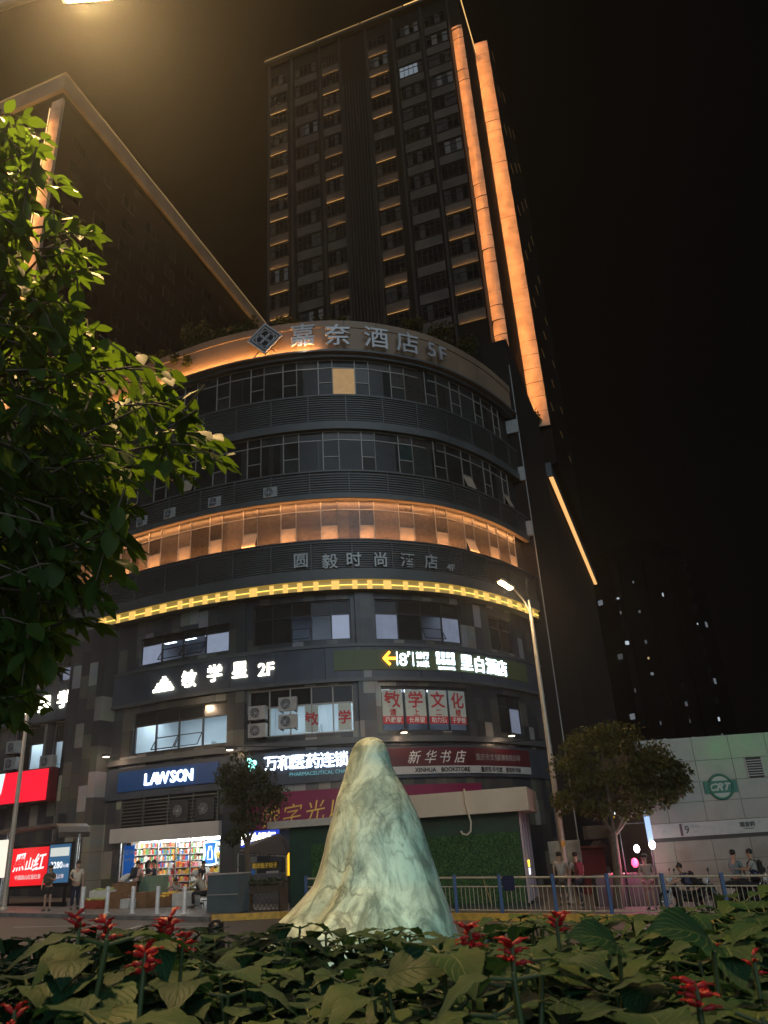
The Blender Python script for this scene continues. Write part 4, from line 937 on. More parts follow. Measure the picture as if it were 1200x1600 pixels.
for a in (-w, w): mb.obox(pb + RD * a + UP * .48, .05, .5, .96, RD, RN)
mb.build('lattice', FW, t); mb = MB(); mb.obox(pb + UP * .74 + RN * .1, 1.4, .3, .2, RD, RN); mb.build('trough', FW, t)
leaf_dk = mat('shrub_leaf', (.035, .055, .022), .5, var=.4, vs=3)
def leafcloud(mb, cs, n, size, rnd, mi=0, droop=.3):
    for _ in range(n):
        c, (rx, ry_, rz) = rnd.choice(cs); 
        while True:
            d = Vector((rnd.uniform(-1, 1), rnd.uniform(-1, 1), rnd.uniform(-1, 1)))
            if .25 < d.length < 1: break
        p = c + Vector((d.x * rx, d.y * ry_, d.z * rz)); a = Vector((rnd.uniform(-1, 1), rnd.uniform(-1, 1), rnd.uniform(-1, .4) - droop)).normalized(); b = a.cross(Vector((rnd.uniform(-1, 1), rnd.uniform(-1, 1), 1))).normalized()
        L = size * rnd.uniform(.7, 1.3); W_ = L * .26
        mb.add([p, p + a * L * .45 + b * W_, p + a * L, p + a * L * .45 - b * W_], [(0, 1, 2, 3)], mi)
mb = MB(); leafcloud(mb, [(pb + UP * .95 + RD * q + RN * .1, (.3, .2, .18)) for q in (-.5, -.1, .3, .55)], 420, .13, R); mb.build('foliage', leaf_dk, t)

sb0 = at(420, 1420, 34.6); sb0.z = g(sb0.x) + .14
stall = thing('food_stall', 'small food stall under a dark tilted awning with a yellow menu strip', 'stall', sb0)
aw = mat('awning_cloth', (.050, .042, .046), .8, var=.2, vs=2)
mb = MB(); a0 = at(372, 1334, 33.6); a1 = at(448, 1338, 33.4); a2 = at(437, 1304, 35.0); a3 = at(396, 1316, 35.6); a4 = at(456, 1322, 35.4)
mb.add([a0, a1, a2, a3, a0 + UP * .05, a1 + UP * .05, a2 + UP * .05, a3 + UP * .05], [(0, 1, 2, 3), (4, 5, 6, 7), (0, 1, 5, 4), (1, 2, 6, 5), (2, 3, 7, 6), (3, 0, 4, 7)]); mb.add([a1, a4, a2, a1 + UP * .05, a4 + UP * .05, a2 + UP * .05], [(0, 1, 2), (3, 4, 5), (0, 1, 4, 3), (1, 2, 5, 4), (0, 2, 5, 3)]); mb.build('awning', aw, stall)
mb = MB(); mb.tube([a0, a1], .03, 6); mb.tube([a0, a3], .03, 6); mb.tube([a1, a2], .03, 6); mb.build('awning_frame', steel, stall)
mb = MB()
for q in (a0, a1, a4): mb.tube([q, Vector((q.x, q.y, sb0.z))], .025, 6)
mb.build('awning_post', steel, stall)
mb = MB(); c = at(418, 1400, 35.2); mb.obox(Vector((c.x, c.y, sb0.z + .55)), 1.9, .7, 1.1, RD, RN); mb.build('counter', mat('stall_counter', (.10, .12, .15), .5, var=.2), stall)
c = at(414, 1352, 34.8); mb = MB(); mb.obox(c, 1.35, .03, .26, RD, RN); ms = mb.build('menu_strip', mat('menu_dark', (.10, .09, .05), .5), stall)
text('重庆包子饺子', .21, frame(c + RN * .03, RD, RN), mat('menu_gold', (.5, .36, .05), .5, emit=(1, .65, .1), es=.15), ms, 'letter', .003, .003)
c = at(405, 1362, 35.1); mb = MB(); mb.obox(c - RD * .45, .45, .03, .5, RD, RN); mb.build('blue_poster', mat('blue_poster', (.03, .12, .32), .5, emit=(.05, .2, .6), es=.12), stall)
c = at(427, 1366, 35.0); mb = MB(); mb.obox(c + RN * .06, .62, .02, .26, RD, RN); pl_ = mb.build('paper_notice', mat('paper_notice', (.6, .64, .68), .6), stall); text('包子豆浆', .12, frame(c + RN * .08, RD, RN), black_l, pl_, 'letter', .002)
c = at(452, 1350, 34.2); mb = MB(); mb.obox(c, .26, .08, .85, RD, RN); vs_ = tag(mb.build('lit_sign', mat('sign_box_yellow', (.5, .3, .02), .4, emit=(1, .55, .02), es=1.0)), 'upright yellow lit sign with pink bulbs at the edge of the food stall', 'sign')
mb = MB()
for k in range(5): mb.ball(c + RD * .15 + UP * (-.34 + .17 * k), .05, .05, .06, 8)
mb.build('bulb', emat('pink_bulb', (1, .30, .40), 2.6), vs_)
c = at(406, 1310, 36.2); t = thing('bank_machine_sign', 'blue lit sign with white characters over the dark stall awning', 'sign', c); mb = MB(); mb.obox(c, 1.9, .2, .62, RD, RN); mb.build('box', mat('blue_box', (.02, .05, .3), .4, emit=(.03, .08, .8), es=.5), t)
text('自助银行', .46, frame(c + RN * .12, RD, RN), glow_w, t, 'letter', .01, .012)

# bollards of bare steel, its bright reflections put into a pale base colour
for k, px in enumerate((127, 166, 206, 245, 287)):
    p = at(px, 1429, 32); gx, gy_ = gpt(px, 1429.5 + (k - 2) * .3); p = Vector((gx, gy_ * .955, 0)); p.x = gx * .955; p.z = g(p.x) + .14
    if k == 0:
        b0 = thing('bollard', 'plain steel bollard at the kerb in front of the fruit crates', 'bollard', p, 'steel bollards along the kerb'); mb = MB(); mb.lathe(p, [(.075, 0), (.075, .86), (.068, .885), (0.001, .89)], 14); mb.lathe(p, [(.12, 0), (.12, .02), (.076, .022)], 14); mb.build('tube', mat('bollard_pale', (.78, .78, .77), .3, .1, var=.1), b0); mb = MB(); mb.lathe(p, [(.0765, .70), (.0765, .76)], 14); mb.build('reflective_band', white_l, b0)
    else: dup(b0, p)

# fruit crates and boxes on the pavement
cardboard = mat('cardboard', (.20, .11, .055), .8, var=.25, vs=5); foam = mat('foam_box', (.55, .57, .55), .7, var=.1); basket = mat('basket_red', (.28, .05, .03), .6, var=.2); fruit_y = mat('fruit_yellow', (.62, .42, .05), .5, var=.3, vs=12); fruit_g = mat('fruit_green', (.30, .36, .10), .5, var=.3, vs=12)
def crate(px, py, Y, w, d, h, m, label, fruit=None, dz=0, nm='crate'):
    p = at(px, py, Y); p.z = g(p.x) + .14 + dz; t = thing(nm, label, nm, p, 'boxes of fruit on the pavement'); mb = MB(); th = .025
    mb.obox(p + UP * th / 2, w, d, th, RD, RN)
    for s_ in (-1, 1): mb.obox(p + RD * s_ * (w / 2 - th / 2) + UP * (h / 2 + th), th, d, h, RD, RN); mb.obox(p + RN * s_ * (d / 2 - th / 2) + UP * (h / 2 + th), w - 2 * th, th, h - .002, RD, RN)
    if not fruit: mb.obox(p + UP * (h + th + .006), w + .01, d + .01, .012, RD, RN)
    mb.build('box', m, t)
    if fruit:
        mb = MB()
        for _ in range(int(w * d * 110)): mb.ball(p + RD * R.uniform(-w / 2 + .07, w / 2 - .07) + RN * R.uniform(-d / 2 + .07, d / 2 - .07) + UP * (h + R.uniform(-.03, .06)), .06, .05, .05, 7)
        mb.build('fruit', fruit, t)['kind'] = 'stuff'
crate(152, 1420, 34.2, 1.1, .6, .28, basket, 'low red crate at the left end of the fruit boxes', fruit_g); crate(160, 1408, 34.6, .9, .6, .36, foam, 'pale crate heaped with green fruit behind the red crate', fruit_g, .25)
crate(183, 1424, 34.0, .62, .5, .55, cardboard, 'tall brown cardboard box beside the small foam box', None); crate(198, 1424, 33.8, .5, .42, .3, foam, 'small white foam box between two brown cartons', None); crate(193, 1402, 34.8, .9, .5, .42, cardboard, 'brown carton raised at the back of the fruit boxes', None, .42)
crate(222, 1420, 34.2, .9, .6, .5, cardboard, 'wide brown carton behind the middle bollard', None); crate(247, 1414, 34.6, 1.3, .8, .32, cardboard, 'wide tray heaped with yellow fruit', fruit_y); crate(266, 1412, 34.9, .9, .7, .42, basket, 'dark red tray of yellow fruit next to the wide tray', fruit_y)
crate(284, 1416, 34.4, .62, .5, .45, foam, 'white foam box left of the wide brown trays', None); crate(297, 1414, 34.5, .6, .5, .48, foam, 'white foam box near the seated figure in beige', None); crate(236, 1397, 36.0, 1.5, .4, 1.05, mat('counter_green', (.16, .24, .17), .6, var=.15), 'tall pale green box standing at the shop entrance', None, 0, 'display_counter')

# bus stop shelter with lit posters
s0 = at(112, 1425, 35.5); s0.z = g(s0.x) + .14
sh = thing('bus_shelter', 'bus shelter with curved steel roof and lit advertising posters', 'bus shelter', s0)
sx = RD; sn = RN
q0 = Vector((s0.x, s0.y, s0.z)); zr = at(112, 1290, 35.5).z
mb = MB(); ro = zr - .02; prof = [(-4.9, ro - .05), (-.6, ro + .07), (-.18, ro + .05), (.0, ro - .08), (.06, ro - .30), (.06, ro - .42)]
for d0 in (0,):
    lo = [q0 + sx * (a + .0) + UP * (z - q0.z) for a, z in prof]
    for (u_, v_) in zip(lo, lo[1:]): mb.hexa([u_ - sn * .55 - UP * .05, v_ - sn * .55 - UP * .05, v_ + sn * 1.15 - UP * .05, u_ + sn * 1.15 - UP * .05, u_ - sn * .55 + UP * .05, v_ - sn * .55 + UP * .05, v_ + sn * 1.15 + UP * .05, u_ + sn * 1.15 + UP * .05])
mb.build('roof', mat('shelter_roof', (.22, .19, .17), .35, .5, var=.12), sh)
mb = MB(); mb.tube([q0 + UP * .0, q0 + UP * (zr - q0.z - .35)], .085, 12); mb.build('post', steel, sh); mb = MB(); mb.tube([q0 - sx * 4.4, q0 - sx * 4.4 + UP * (zr - q0.z - .1)], .085, 12); mb.build('post', steel, sh)
z0p, z1p = at(70, 1383, 35.3).z, at(70, 1322, 35.3).z
bx = MB(); bx.obox(q0 - sx * 2.15 + UP * ((z0p + z1p) / 2 - q0.z), 3.75, .16, z1p - z0p + .22, sx, sn); bx.obox(q0 - sx * 2.15 + UP * .1, 3.5, .14, .2, sx, sn)
for a in (-.5, -3.9): bx.obox(q0 + sx * a + UP * ((z0p - .1 - q0.z) / 2), .1, .1, z0p - .1 - q0.z, sx, sn)
pn_ = bx.build('advert_case', black_metal, sh)
zc_ = (z0p + z1p) / 2; hh = z1p - z0p
mb = MB(); cR = q0 - sx * 2.72 + sn * .085; cR.z = zc_; mb.obox(cR, 2.25, .012, hh, sx, sn); rp = mb.build('red_poster', mat('red_poster', (.6, .02, .03), .4, emit=(1, .012, .02), es=.62), pn_)
for ch, dx, dz, sz in (('黑', -.62, .18, .74), ('山', .02, .10, .52), ('红', .62, .18, .72)): text(ch, sz, frame(cR + sn * .012 + sx * dx + UP * dz, sx + UP * .10, sn), emat('poster_white', (1, .95, .93), .95), rp, 'letter', .003, .012, .3)
text('中国高山红苗红茶', .20, frame(cR + sn * .012 - UP * .42, sx, sn), emat('poster_pale', (1, .8, .78), .6), rp, 'letter', .003, .002)
cB = q0 - sx * .92 + sn * .085; cB.z = zc_ + .05; mb = MB(); mb.obox(cB, 1.25, .012, hh, sx, sn); bp_ = mb.build('blue_poster', mat('blue_advert', (.04, .1, .2), .4, emit=(.05, .16, .30), es=.5), pn_)
mb = MB(); mb.obox(cB + UP * .45 + sn * .010, 1.1, .012, .34, sx, sn); mb.build('price_card', emat('card_pale', (.75, .8, .74), .7), bp_)
text('3280', .36, frame(cB + sn * .014 - sx * .12 - UP * .06, sx, sn), emat('poster_white2', (1, 1, 1), .95), bp_, 'letter', .003, .006); text('元/套', .16, frame(cB + sn * .014 + sx * .42 - UP * .10, sx, sn), emat('poster_white2', (1, 1, 1), .95), bp_, 'letter', .003)
text('新品上市', .18, frame(cB + sn * .014 - UP * .5, sx, sn), emat('poster_pale', (1, .8, .78), .6), bp_, 'letter', .003, .004)
mb = MB(); c = at(0, 1342, 36.2); mb.obox(c, .7, .1, 1.5, sx, sn); tag(mb.build('lit_board', mat('lit_board', (.6, .58, .5), .4, emit=(1, .92, .75), es=.75)), 'bright pale lit board at the edge of the frame behind the lamp pole', 'board')

# lamp posts
def lamp_head(t, c, ax, on=True, nm='lamp_head'):
    ax = Vector(ax).normalized(); sd_ = ax.cross(UP).normalized(); nn = sd_.cross(ax)
    mb = MB(); mb.obox(c + nn * .045, .72, .30, .10, ax, sd_, nn); hd = mb.build(nm, grey_paint, t)
    mb = MB(); mb.obox(c - nn * .03, .60, .24, .04, ax, sd_, nn); mb.build('lens', emat('sodium_lens', (1, .62, .24), 60) if on else grey_paint, hd)
pr_ = at(889, 1400, 31.5); bz = g(pr_.x) + .14; lp = thing('street_lamp', 'tall street lamp with a lit orange head beside the kiosk', 'street lamp', Vector((pr_.x, pr_.y, bz)))
X0, Y0 = at(886, 1370, 31.5).x, 31.5; zt2 = at(823, 950, 31.5).z
mb = MB(); mb.tube([(X0, Y0, bz), (X0, Y0, bz + 1.2), (X0, Y0, zt2)], [.13, .12, .075], 14); mb.lathe((X0, Y0, bz), [(.2, 0), (.2, .05), (.135, .12), (.13, .3)], 14); mb.tube([(X0, Y0, zt2 - .05), (X0, Y0, zt2 + .35)], .055, 10); mb.build('pole', pole_m, lp)
hd = at(790, 914, 30.6); jn = Vector((X0, Y0, zt2 - .45)); mb = MB()
mid = Vector((X0 - .25, Y0 - .1, zt2 + .35)); mb.tube([jn, jn.lerp(mid, .5) + Vector((.06, 0, -.02)), mid, hd + Vector((.38, .3, -.12)), hd + Vector((.2, .15, 0))], .04, 8); mb.tube([jn + UP * .5, mid + Vector((-.1, -.05, .1))], .02, 6); mb.build('arm', pole_m, lp)
lamp_head(lp, hd, (-.80, -.50, .42)); mb = MB(); mb.obox((X0 - .0, Y0 - .15, at(880, 1318, 31.4).z), .14, .05, .2); mb.build('junction_box', yellow_paint, lp)
spot('lamp_light', hd + Vector((0, 0, -.12)), (-.05, -.02, -1), (1, .66, .34), 800, 172, .12, .4, lp)
X1, Y1 = at(5, 1420, 34.2).x, 34.2; b1 = g(X1) + .14; l2 = thing('street_lamp', 'slim street lamp pole at the left edge, its top lost in leaves, assumed lit', 'street lamp', (X1, Y1, b1))
mb = MB(); mb.tube([(X1, Y1, b1), (X1, Y1, b1 + 1), (X1, Y1, 10.2)], [.12, .11, .06], 12); mb.lathe((X1, Y1, b1), [(.19, 0), (.19, .05), (.125, .12)], 12); mb.build('pole', pole_m, l2); mb = MB(); mb.tube([(X1, Y1, 10.1), (X1 - .3, Y1 - .2, 10.7), (X1 - 1.2, Y1 - .6, 11)], .04, 8); mb.build('arm', pole_m, l2); lamp_head(l2, Vector((X1 - 1.5, Y1 - .7, 11.02)), (-.9, -.4, .1)); spot('lamp_light', Vector((X1 - 1.4, Y1 - .8, 10.9)), (.25, -.05, -1), (1, .72, .46), 1300, 165, .12, .4, l2)  # hidden arm and lit head are assumed, added to brighten pavement and people

# street trees: trunk with limbs, crown of many small leaves
bark = mat('bark', (.10, .078, .058), .85, var=.35, vs=9, bump=.5, bs=25)
def leafmat(name, c, tr):
    m = bpy.data.materials.new(name); m.use_nodes = True; nt = m.node_tree; b = nt.nodes['Principled BSDF']; b.inputs['Roughness'].default_value = .55; b.inputs['Specular IOR Level'].default_value = .3
    o = nt.nodes['Material Output']; tl = nt.nodes.new('ShaderNodeBsdfTranslucent'); tl.inputs[0].default_value = (*tr, 1); mx = nt.nodes.new('ShaderNodeMixShader'); mx.inputs[0].default_value = .42
    n = nt.nodes.new('ShaderNodeTexNoise'); n.inputs['Scale'].default_value = 2.2; n.inputs['Detail'].default_value = 5; tc = nt.nodes.new('ShaderNodeTexCoord'); nt.links.new(tc.outputs['Object'], n.inputs['Vector'])
    cr = nt.nodes.new('ShaderNodeValToRGB'); e = cr.color_ramp.elements; e[0].position = .3; e[1].position = .7; e[0].color = (*[q * .55 for q in c], 1); e[1].color = (*[q * 1.5 for q in c], 1); nt.links.new(n.outputs['Fac'], cr.inputs[0]); nt.links.new(cr.outputs[0], b.inputs['Base Color'])
    nt.links.new(b.outputs[0], mx.inputs[1]); nt.links.new(tl.outputs[0], mx.inputs[2]); nt.links.new(mx.outputs[0], o.inputs[0]); return m
leafA = leafmat('tree_leaf_olive', (.065, .072, .022), (.10, .11, .025)); leafB = leafmat('tree_leaf_grey', (.050, .060, .035), (.06, .08, .03))
def street_tree(base, fork, limbs, clumps, n, size, lm, label, rad=.13, seed=1):
    rnd = random.Random(seed); t = thing('street_tree', label, 'tree', base); mb = MB()
    mb.tube([base, base.lerp(fork, .5) + Vector((.05, .02, 0)), fork], [rad * 1.25, rad, rad * .8], 10)
    for e_ in limbs:
        m_ = fork.lerp(e_, .5) + Vector((rnd.uniform(-.1, .1), rnd.uniform(-.1, .1), .15)); mb.tube([fork - UP * .1, m_, e_], [rad * .6, rad * .35, rad * .12], 7)
        for _ in range(4): f_ = m_.lerp(e_, rnd.random()); mb.tube([f_, f_ + Vector((rnd.uniform(-.6, .6), rnd.uniform(-.5, .5), rnd.uniform(.1, .6)))], [rad * .16, rad * .05], 5)
    mb.build('trunk', bark, t); mb = MB(); leafcloud(mb, clumps, n, size, rnd); mb.build('crown', lm, t); return t
def clumps(cx, cy, Y, rx, ry_, k, r0, r1, seed, sc=1):
    rnd = random.Random(seed); o = []
    for _ in range(k):
        a = rnd.uniform(0, 6.28); q = rnd.uniform(.15, 1) ** .6; x = cx + rx * q * math.cos(a); y = cy + ry_ * q * math.sin(a); c = at(x, y, Y + rnd.uniform(-1.1, 1.1)); r_ = rnd.uniform(r0, r1); o.append((c, (r_ * 1.15, r_, r_ * .75)))
    return o
B_ = at(965, 1405, 28.6); B_.z = g(B_.x) + .14; fk = at(958, 1300, 28.6)
street_tree(B_, fk, [at(900, 1200, 28.9), at(940, 1160, 28.4), at(985, 1165, 28.8), at(1030, 1190, 28.4), at(905, 1240, 28.3), at(1050, 1220, 28.7)], clumps(955, 1190, 28.6, 78, 50, 46, .33, .66, 5) + clumps(1030, 1212, 28.5, 44, 36, 26, .25, .46, 8) + clumps(965, 1262, 28.5, 58, 16, 12, .22, .4, 13) + clumps(880, 1250, 28.2, 16, 12, 4, .25, .4, 3), 11500, .165, leafA, 'round crowned street tree between the lamp pole and the station wall', .15, 2)
B_ = at(386, 1432, 31.6); B_.z = g(B_.x) + .14; fk = at(386, 1320, 31.6)
street_tree(B_, fk, [at(360, 1230, 31.6), at(395, 1195, 31.4), at(425, 1215, 31.9), at(365, 1290, 31.5)], clumps(392, 1232, 31.6, 50, 50, 34, .30, .6, 9) + clumps(368, 1290, 31.6, 18, 26, 6, .2, .32, 4), 4200, .17, leafB, 'slender street tree in front of the pharmacy sign', .11, 3)
# ------------------------------------------------------------------ people
def skinmesh(verts, edges, rad, sub=1):
    m = bpy.data.meshes.new('body'); m.from_pydata([tuple(v) for v in verts], edges, []); o = bpy.data.objects.new('body', m); COL.objects.link(o)
    o.modifiers.new('s', 'SKIN')
    for i, v in enumerate(m.skin_vertices[0].data):
        r_ = rad[i]; v.radius = (r_, r_) if not isinstance(r_, tuple) else r_; v.use_root = (i == 0)
    s = o.modifiers.new('u', 'SUBSURF'); s.levels = sub; s.render_levels = sub
    dg = bpy.context.evaluated_depsgraph_get(); me = bpy.data.meshes.new_from_object(o.evaluated_get(dg)); bpy.data.objects.remove(o); bpy.data.meshes.remove(m)
    me.polygons.foreach_set('use_smooth', [True] * len(me.polygons)); return me
skin_m = mat('skin', (.42, .26, .18), .55, var=.08, vs=6); hair_m = mat('hair', (.012, .010, .009), .5, var=.3); shoe_m = mat('shoe', (.03, .028, .026), .5)
def cloth(c): return mat('cloth_%02x%02x%02x' % tuple(int(max(0, min(1, q)) * 255) for q in c), c, .85, var=.16, vs=7, bump=.3, bs=18)
def person(loc, face, label, H=1.70, top=(.6, .6, .58), bot=(.02, .025, .04), lean=0, legs='stand', armL=(10, 12), armR=(10, 12), shorts=False, long_hair=False, bag=None, sleeve=False, skirt=False, turn=0, helmet=None, group=None):
    """face: heading in degrees (0 looks away along +Y). arms: (swing forward, elbow bend) in degrees"""
    k = H / 1.70; t = thing('person', label, 'person', loc, group)
    Rz = Matrix.Rotation(math.radians(-face), 4, 'Z'); base = Matrix.Translation(loc) @ Rz
    hipz = {'stand': .90, 'crouch': .36, 'sit': .58, 'stride': .88}[legs]
    hip = Vector((0, 0, hipz)); L = math.radians(lean); td = Vector((0, math.sin(L), math.cos(L)))
    def body_pt(x, y, h): return hip + Vector((x, 0, 0)) + td * h + Vector((0, math.cos(L), -math.sin(L))) * y
    wai, che, nek, hea = body_pt(0, 0, .16), body_pt(0, .0, .36), body_pt(0, 0, .55), body_pt(0, .03, .69 if legs != 'x' else .6)
    legp = {}
    for s in (-1, 1):
        hp = hip + Vector((.09 * s, 0, -.04))
        if legs == 'stand': kn = Vector((.10 * s, .02, .48)); an = Vector((.11 * s, -.02, .07)); to = an + Vector((.02 * s, .16, -.04))
        elif legs == 'stride': kn = Vector((.10 * s, .14 * s + .04, .48)); an = Vector((.10 * s, .26 * s - .06, .08)); to = an + Vector((.01 * s, .16, -.04))
        elif legs == 'crouch': kn = Vector((.17 * s, .40, .50)); an = Vector((.14 * s, .08, .07)); to = an + Vector((.02 * s, .16, -.04))
        else: kn = Vector((.15 * s, .42, .56)); an = Vector((.15 * s, .40, .09)); to = an + Vector((.02 * s, .16, -.05))
        legp[s] = (hp, kn, an, to)
    def arm(s, sw, el):
        sh_ = body_pt(.185 * s, 0, .50); a = math.radians(sw); e = a + math.radians(el)
        el_ = sh_ + Vector((.06 * s, math.sin(a) * .28, -math.cos(a) * .28)); wr = el_ + Vector((-.02 * s if el < 60 else -.10 * s, math.sin(e) * .25, -math.cos(e) * .25)); return sh_, el_, wr
    A = {-1: arm(-1, *armL), 1: arm(1, *armR)}
    V, E, Rr = [], [], []
    def add(p, r_, frm=None):
        V.append(Vector(p) * k); Rr.append(r_ * k if not isinstance(r_, tuple) else (r_[0] * k, r_[1] * k)); i = len(V) - 1
        if frm is not None: E.append((frm, i))
        return i
    iP = add(hip, .125); iW = add(wai, .115, iP); iC = add(che, .135, iW); iN = add(nek, .055, iC); iH0 = add(body_pt(0, .015, .62), .075, iN); iH = add(hea + td * .03, .095, iH0); add(hea + td * .10, .07, iH)
    for s in (-1, 1):
        hp, kn, an, to = legp[s]; a = add(hp, .085, iP); b = add(kn, .058, a); cf = add(kn.lerp(an, .35) - Vector((0, .02, 0)), .054, b); c = add(an, .037, cf); add(to, .034, c)
        sh_, el_, wr = A[s]; a = add(sh_, .056, iC); b = add(el_, .04, a); c = add(wr, .027, b); d_ = (wr - el_).normalized(); pm = add(wr + d_ * .06, (.034, .02), c)
        sd_ = Vector((0, 1, 0)) if abs(d_.y) < .7 else Vector((1, 0, 0)); inn = Vector((-s, 0, 0))
        for j, (o, ln) in enumerate(((-.027, .062), (-.009, .075), (.009, .07), (.027, .055))):
            f1 = add(wr + d_ * (.095) + sd_ * o, .0085, pm); f2 = add(wr + d_ * (.095 + ln * .55) + sd_ * o * 1.1 + inn * .010, .008, f1); add(wr + d_ * (.095 + ln * .9) + sd_ * o * 1.1 + inn * .028, .0065, f2)
        th = add(wr + d_ * .05 + sd_ * .042, .009, pm); add(wr + d_ * .085 + sd_ * .058 + inn * .01, .0075, th)
    me = skinmesh(V, E, Rr, 1); me.transform(base); me.materials.append(skin_m); body = link('body', me, t)
    # clothes: shells that follow the body
    tv, te, tr = [], [], []
    def ta(p, r_, frm=None):
        tv.append(Vector(p) * k); tr.append(r_ * k); i = len(tv) - 1
        if frm is not None: te.append((frm, i))
        return i
    b0 = ta(body_pt(0, 0, .0 if not skirt else -.02), .150); b1 = ta(wai, .135, b0); b2 = ta(che, .155, b1); b3 = ta(body_pt(0, 0, .50), .085, b2)
    for s in (-1, 1):
        sh_, el_, wr = A[s]; a = ta(sh_, .072, b2); q = ta(sh_.lerp(el_, .72), .06, a)
        if sleeve: q = ta(el_, .052, q); ta(wr, .04, q)
    me = skinmesh(tv, te, tr, 1); me.transform(base); me.materials.append(cloth(top)); link('shirt', me, t)
    tv, te, tr = [], [], []; b0 = ta(hip + Vector((0, 0, .02)), .142)
    for s in (-1, 1):
        hp, kn, an, to = legp[s]; a = ta(hp - Vector((0, 0, .03)), .105, b0)
        if shorts or skirt: ta(hp.lerp(kn, .72), .09 if not skirt else .12, a)
        else: q = ta(kn, .073, a); ta(an + Vector((0, 0, .05)), .055, q)
    me = skinmesh(tv, te, tr, 1); me.transform(base); me.materials.append(cloth(bot)); link('skirt' if skirt else 'shorts' if shorts else 'trousers', me, t)
    mb = MB()
    for s in (-1, 1):
        an, to = legp[s][2], legp[s][3]; P = [base @ (q * k) for q in (an + Vector((0, -.05, -.02)), an + Vector((0, .03, -.015)), to + Vector((0, 0, -.005)), to + Vector((0, .05, -.012)))]; mb.tube(P, [.045 * k, .05 * k, .045 * k, .025 * k], 8)
    mb.build('shoe', shoe_m, t)
    hc = base @ ((hea + td * .055) * k); Rt = Matrix.Rotation(math.radians(-face - turn), 3, 'Z'); mb = MB()
    if helmet: mb.ball(hc + UP * .01, .135 * k, .145 * k, .135 * k, 14); mb.build('helmet', helmet, t)
    else:
        for i in range(7):
            a0 = -math.pi / 2 + i * math.pi / 14 * 1.0
        back = Rt @ Vector((0, -.022, .028)); mb.ball(hc + back * k, .100 * k, .104 * k, .092 * k, 14)
        if long_hair: mb.tube([hc + Rt @ Vector((0, -.06, .02)) * k, hc + Rt @ Vector((0, -.10, -.12)) * k, hc + Rt @ Vector((0, -.10, -.28)) * k], [.085 * k, .08 * k, .04 * k], 10)
        mb.build('hair', hair_m, t)
    # face: brow, nose, mouth, ears
    mb = MB(); f_ = lambda x, y, z: hc + (Rt @ Vector((x, y, z))) * k
    mb.tube([f_(0, .098, .0), f_(0, .118, -.03), f_(0, .10, -.036)], [.008, .014, .009], 6); [mb.ball(f_(.097 * s, 0, -.015), .014, .022, .03, 6) for s in (-1, 1)]
    mb.build('nose', skin_m, t); mb = MB()
    for s in (-1, 1): mb.ball(f_(.034 * s, .092, .004), .012, .006, .007, 6)
    mb.build('eye', hair_m, t); mb = MB(); mb.ball(f_(0, .092, -.062), .024, .006, .006, 6); mb.build('mouth', mat('lips', (.28, .10, .09), .5), t)
    if bag:
        col, side = bag; mb = MB(); c = body_pt(0, -.21 * side, .32); pts = []
        mb.obox(base @ (c * k), .30 * k, .16 * k, .42 * k, base.to_3x3() @ Vector((1, 0, 0)), base.to_3x3() @ Vector((0, math.cos(L), -math.sin(L))), base.to_3x3() @ td); mb.obox(base @ ((c + Vector((0, -.10 * side, -.08))) * k), .24 * k, .08 * k, .2 * k, base.to_3x3() @ Vector((1, 0, 0)), base.to_3x3() @ Vector((0, math.cos(L), -math.sin(L))), base.to_3x3() @ td)
        b_ = mb.build('bag_body', cloth(col)); me = b_.data; b_.name = 'backpack'
        bm = bmesh.new(); bm.from_mesh(me); bmesh.ops.bevel(bm, geom=bm.edges[:] + bm.verts[:], offset=.045 * k, segments=2, affect='EDGES'); bm.to_mesh(me); bm.free()
        tag(b_, 'backpack worn by the ' + label.replace('person', 'figure'), 'backpack')
        if len(b_['label'].split()) > 16: b_['label'] = ' '.join(b_['label'].split()[:16])
        mb = MB()
        for s in (-1, 1): mb.tube([base @ (body_pt(.12 * s, -.14 * side, .48) * k), base @ (body_pt(.12 * s, .02, .555) * k), base @ (body_pt(.13 * s, .15 * side, .42) * k), base @ (body_pt(.14 * s, .13 * side, .25) * k), base @ (body_pt(.13 * s, -.12 * side, .16) * k)], .018 * k, 5)
        mb.build('strap', cloth(tuple(q * .6 for q in col)), b_)
    return t
def on_ground(px, py, Y):
    p = at(px, py, Y); p.z = g(p.x) + .14; return p
person(on_ground(72, 1428, 33.2), 175, 'person in a brown patterned top and black shorts facing the road', 1.58, (.12, .085, .05), (.02, .02, .022), shorts=True, bag=((.10, .085, .055), -1), armL=(18, 95), armR=(10, 30), long_hair=True)
person(on_ground(115, 1428, 33.6), 150, 'person in a cream shirt and dark trousers with one hand on the hip', 1.72, (.58, .52, .42), (.018, .022, .04), armL=(-8, 18), armR=(-30, 95), turn=60)
person(on_ground(185, 1402, 36.2), 60, 'person in a white top bending over the left end of the fruit boxes', 1.6, (.66, .66, .64), (.03, .03, .035), lean=55, armL=(60, 10), armR=(70, 10), long_hair=True)
person(on_ground(209, 1408, 35.8), 15, 'person in a pink shirt with a dark backpack before the shop door', 1.66, (.62, .40, .38), (.02, .02, .03), bag=((.03, .03, .04), 1), lean=12)
person(on_ground(229, 1400, 36.6), 70, 'person in dark clothes in the shop doorway', 1.64, (.035, .035, .045), (.03, .03, .03), armL=(30, 80), armR=(30, 85), long_hair=True)
person(on_ground(238, 1400, 36.4), 250, 'person in a dark blue top and skirt facing the one in the doorway', 1.66, (.03, .035, .07), (.03, .03, .05), skirt=True, armL=(25, 70), armR=(20, 60))
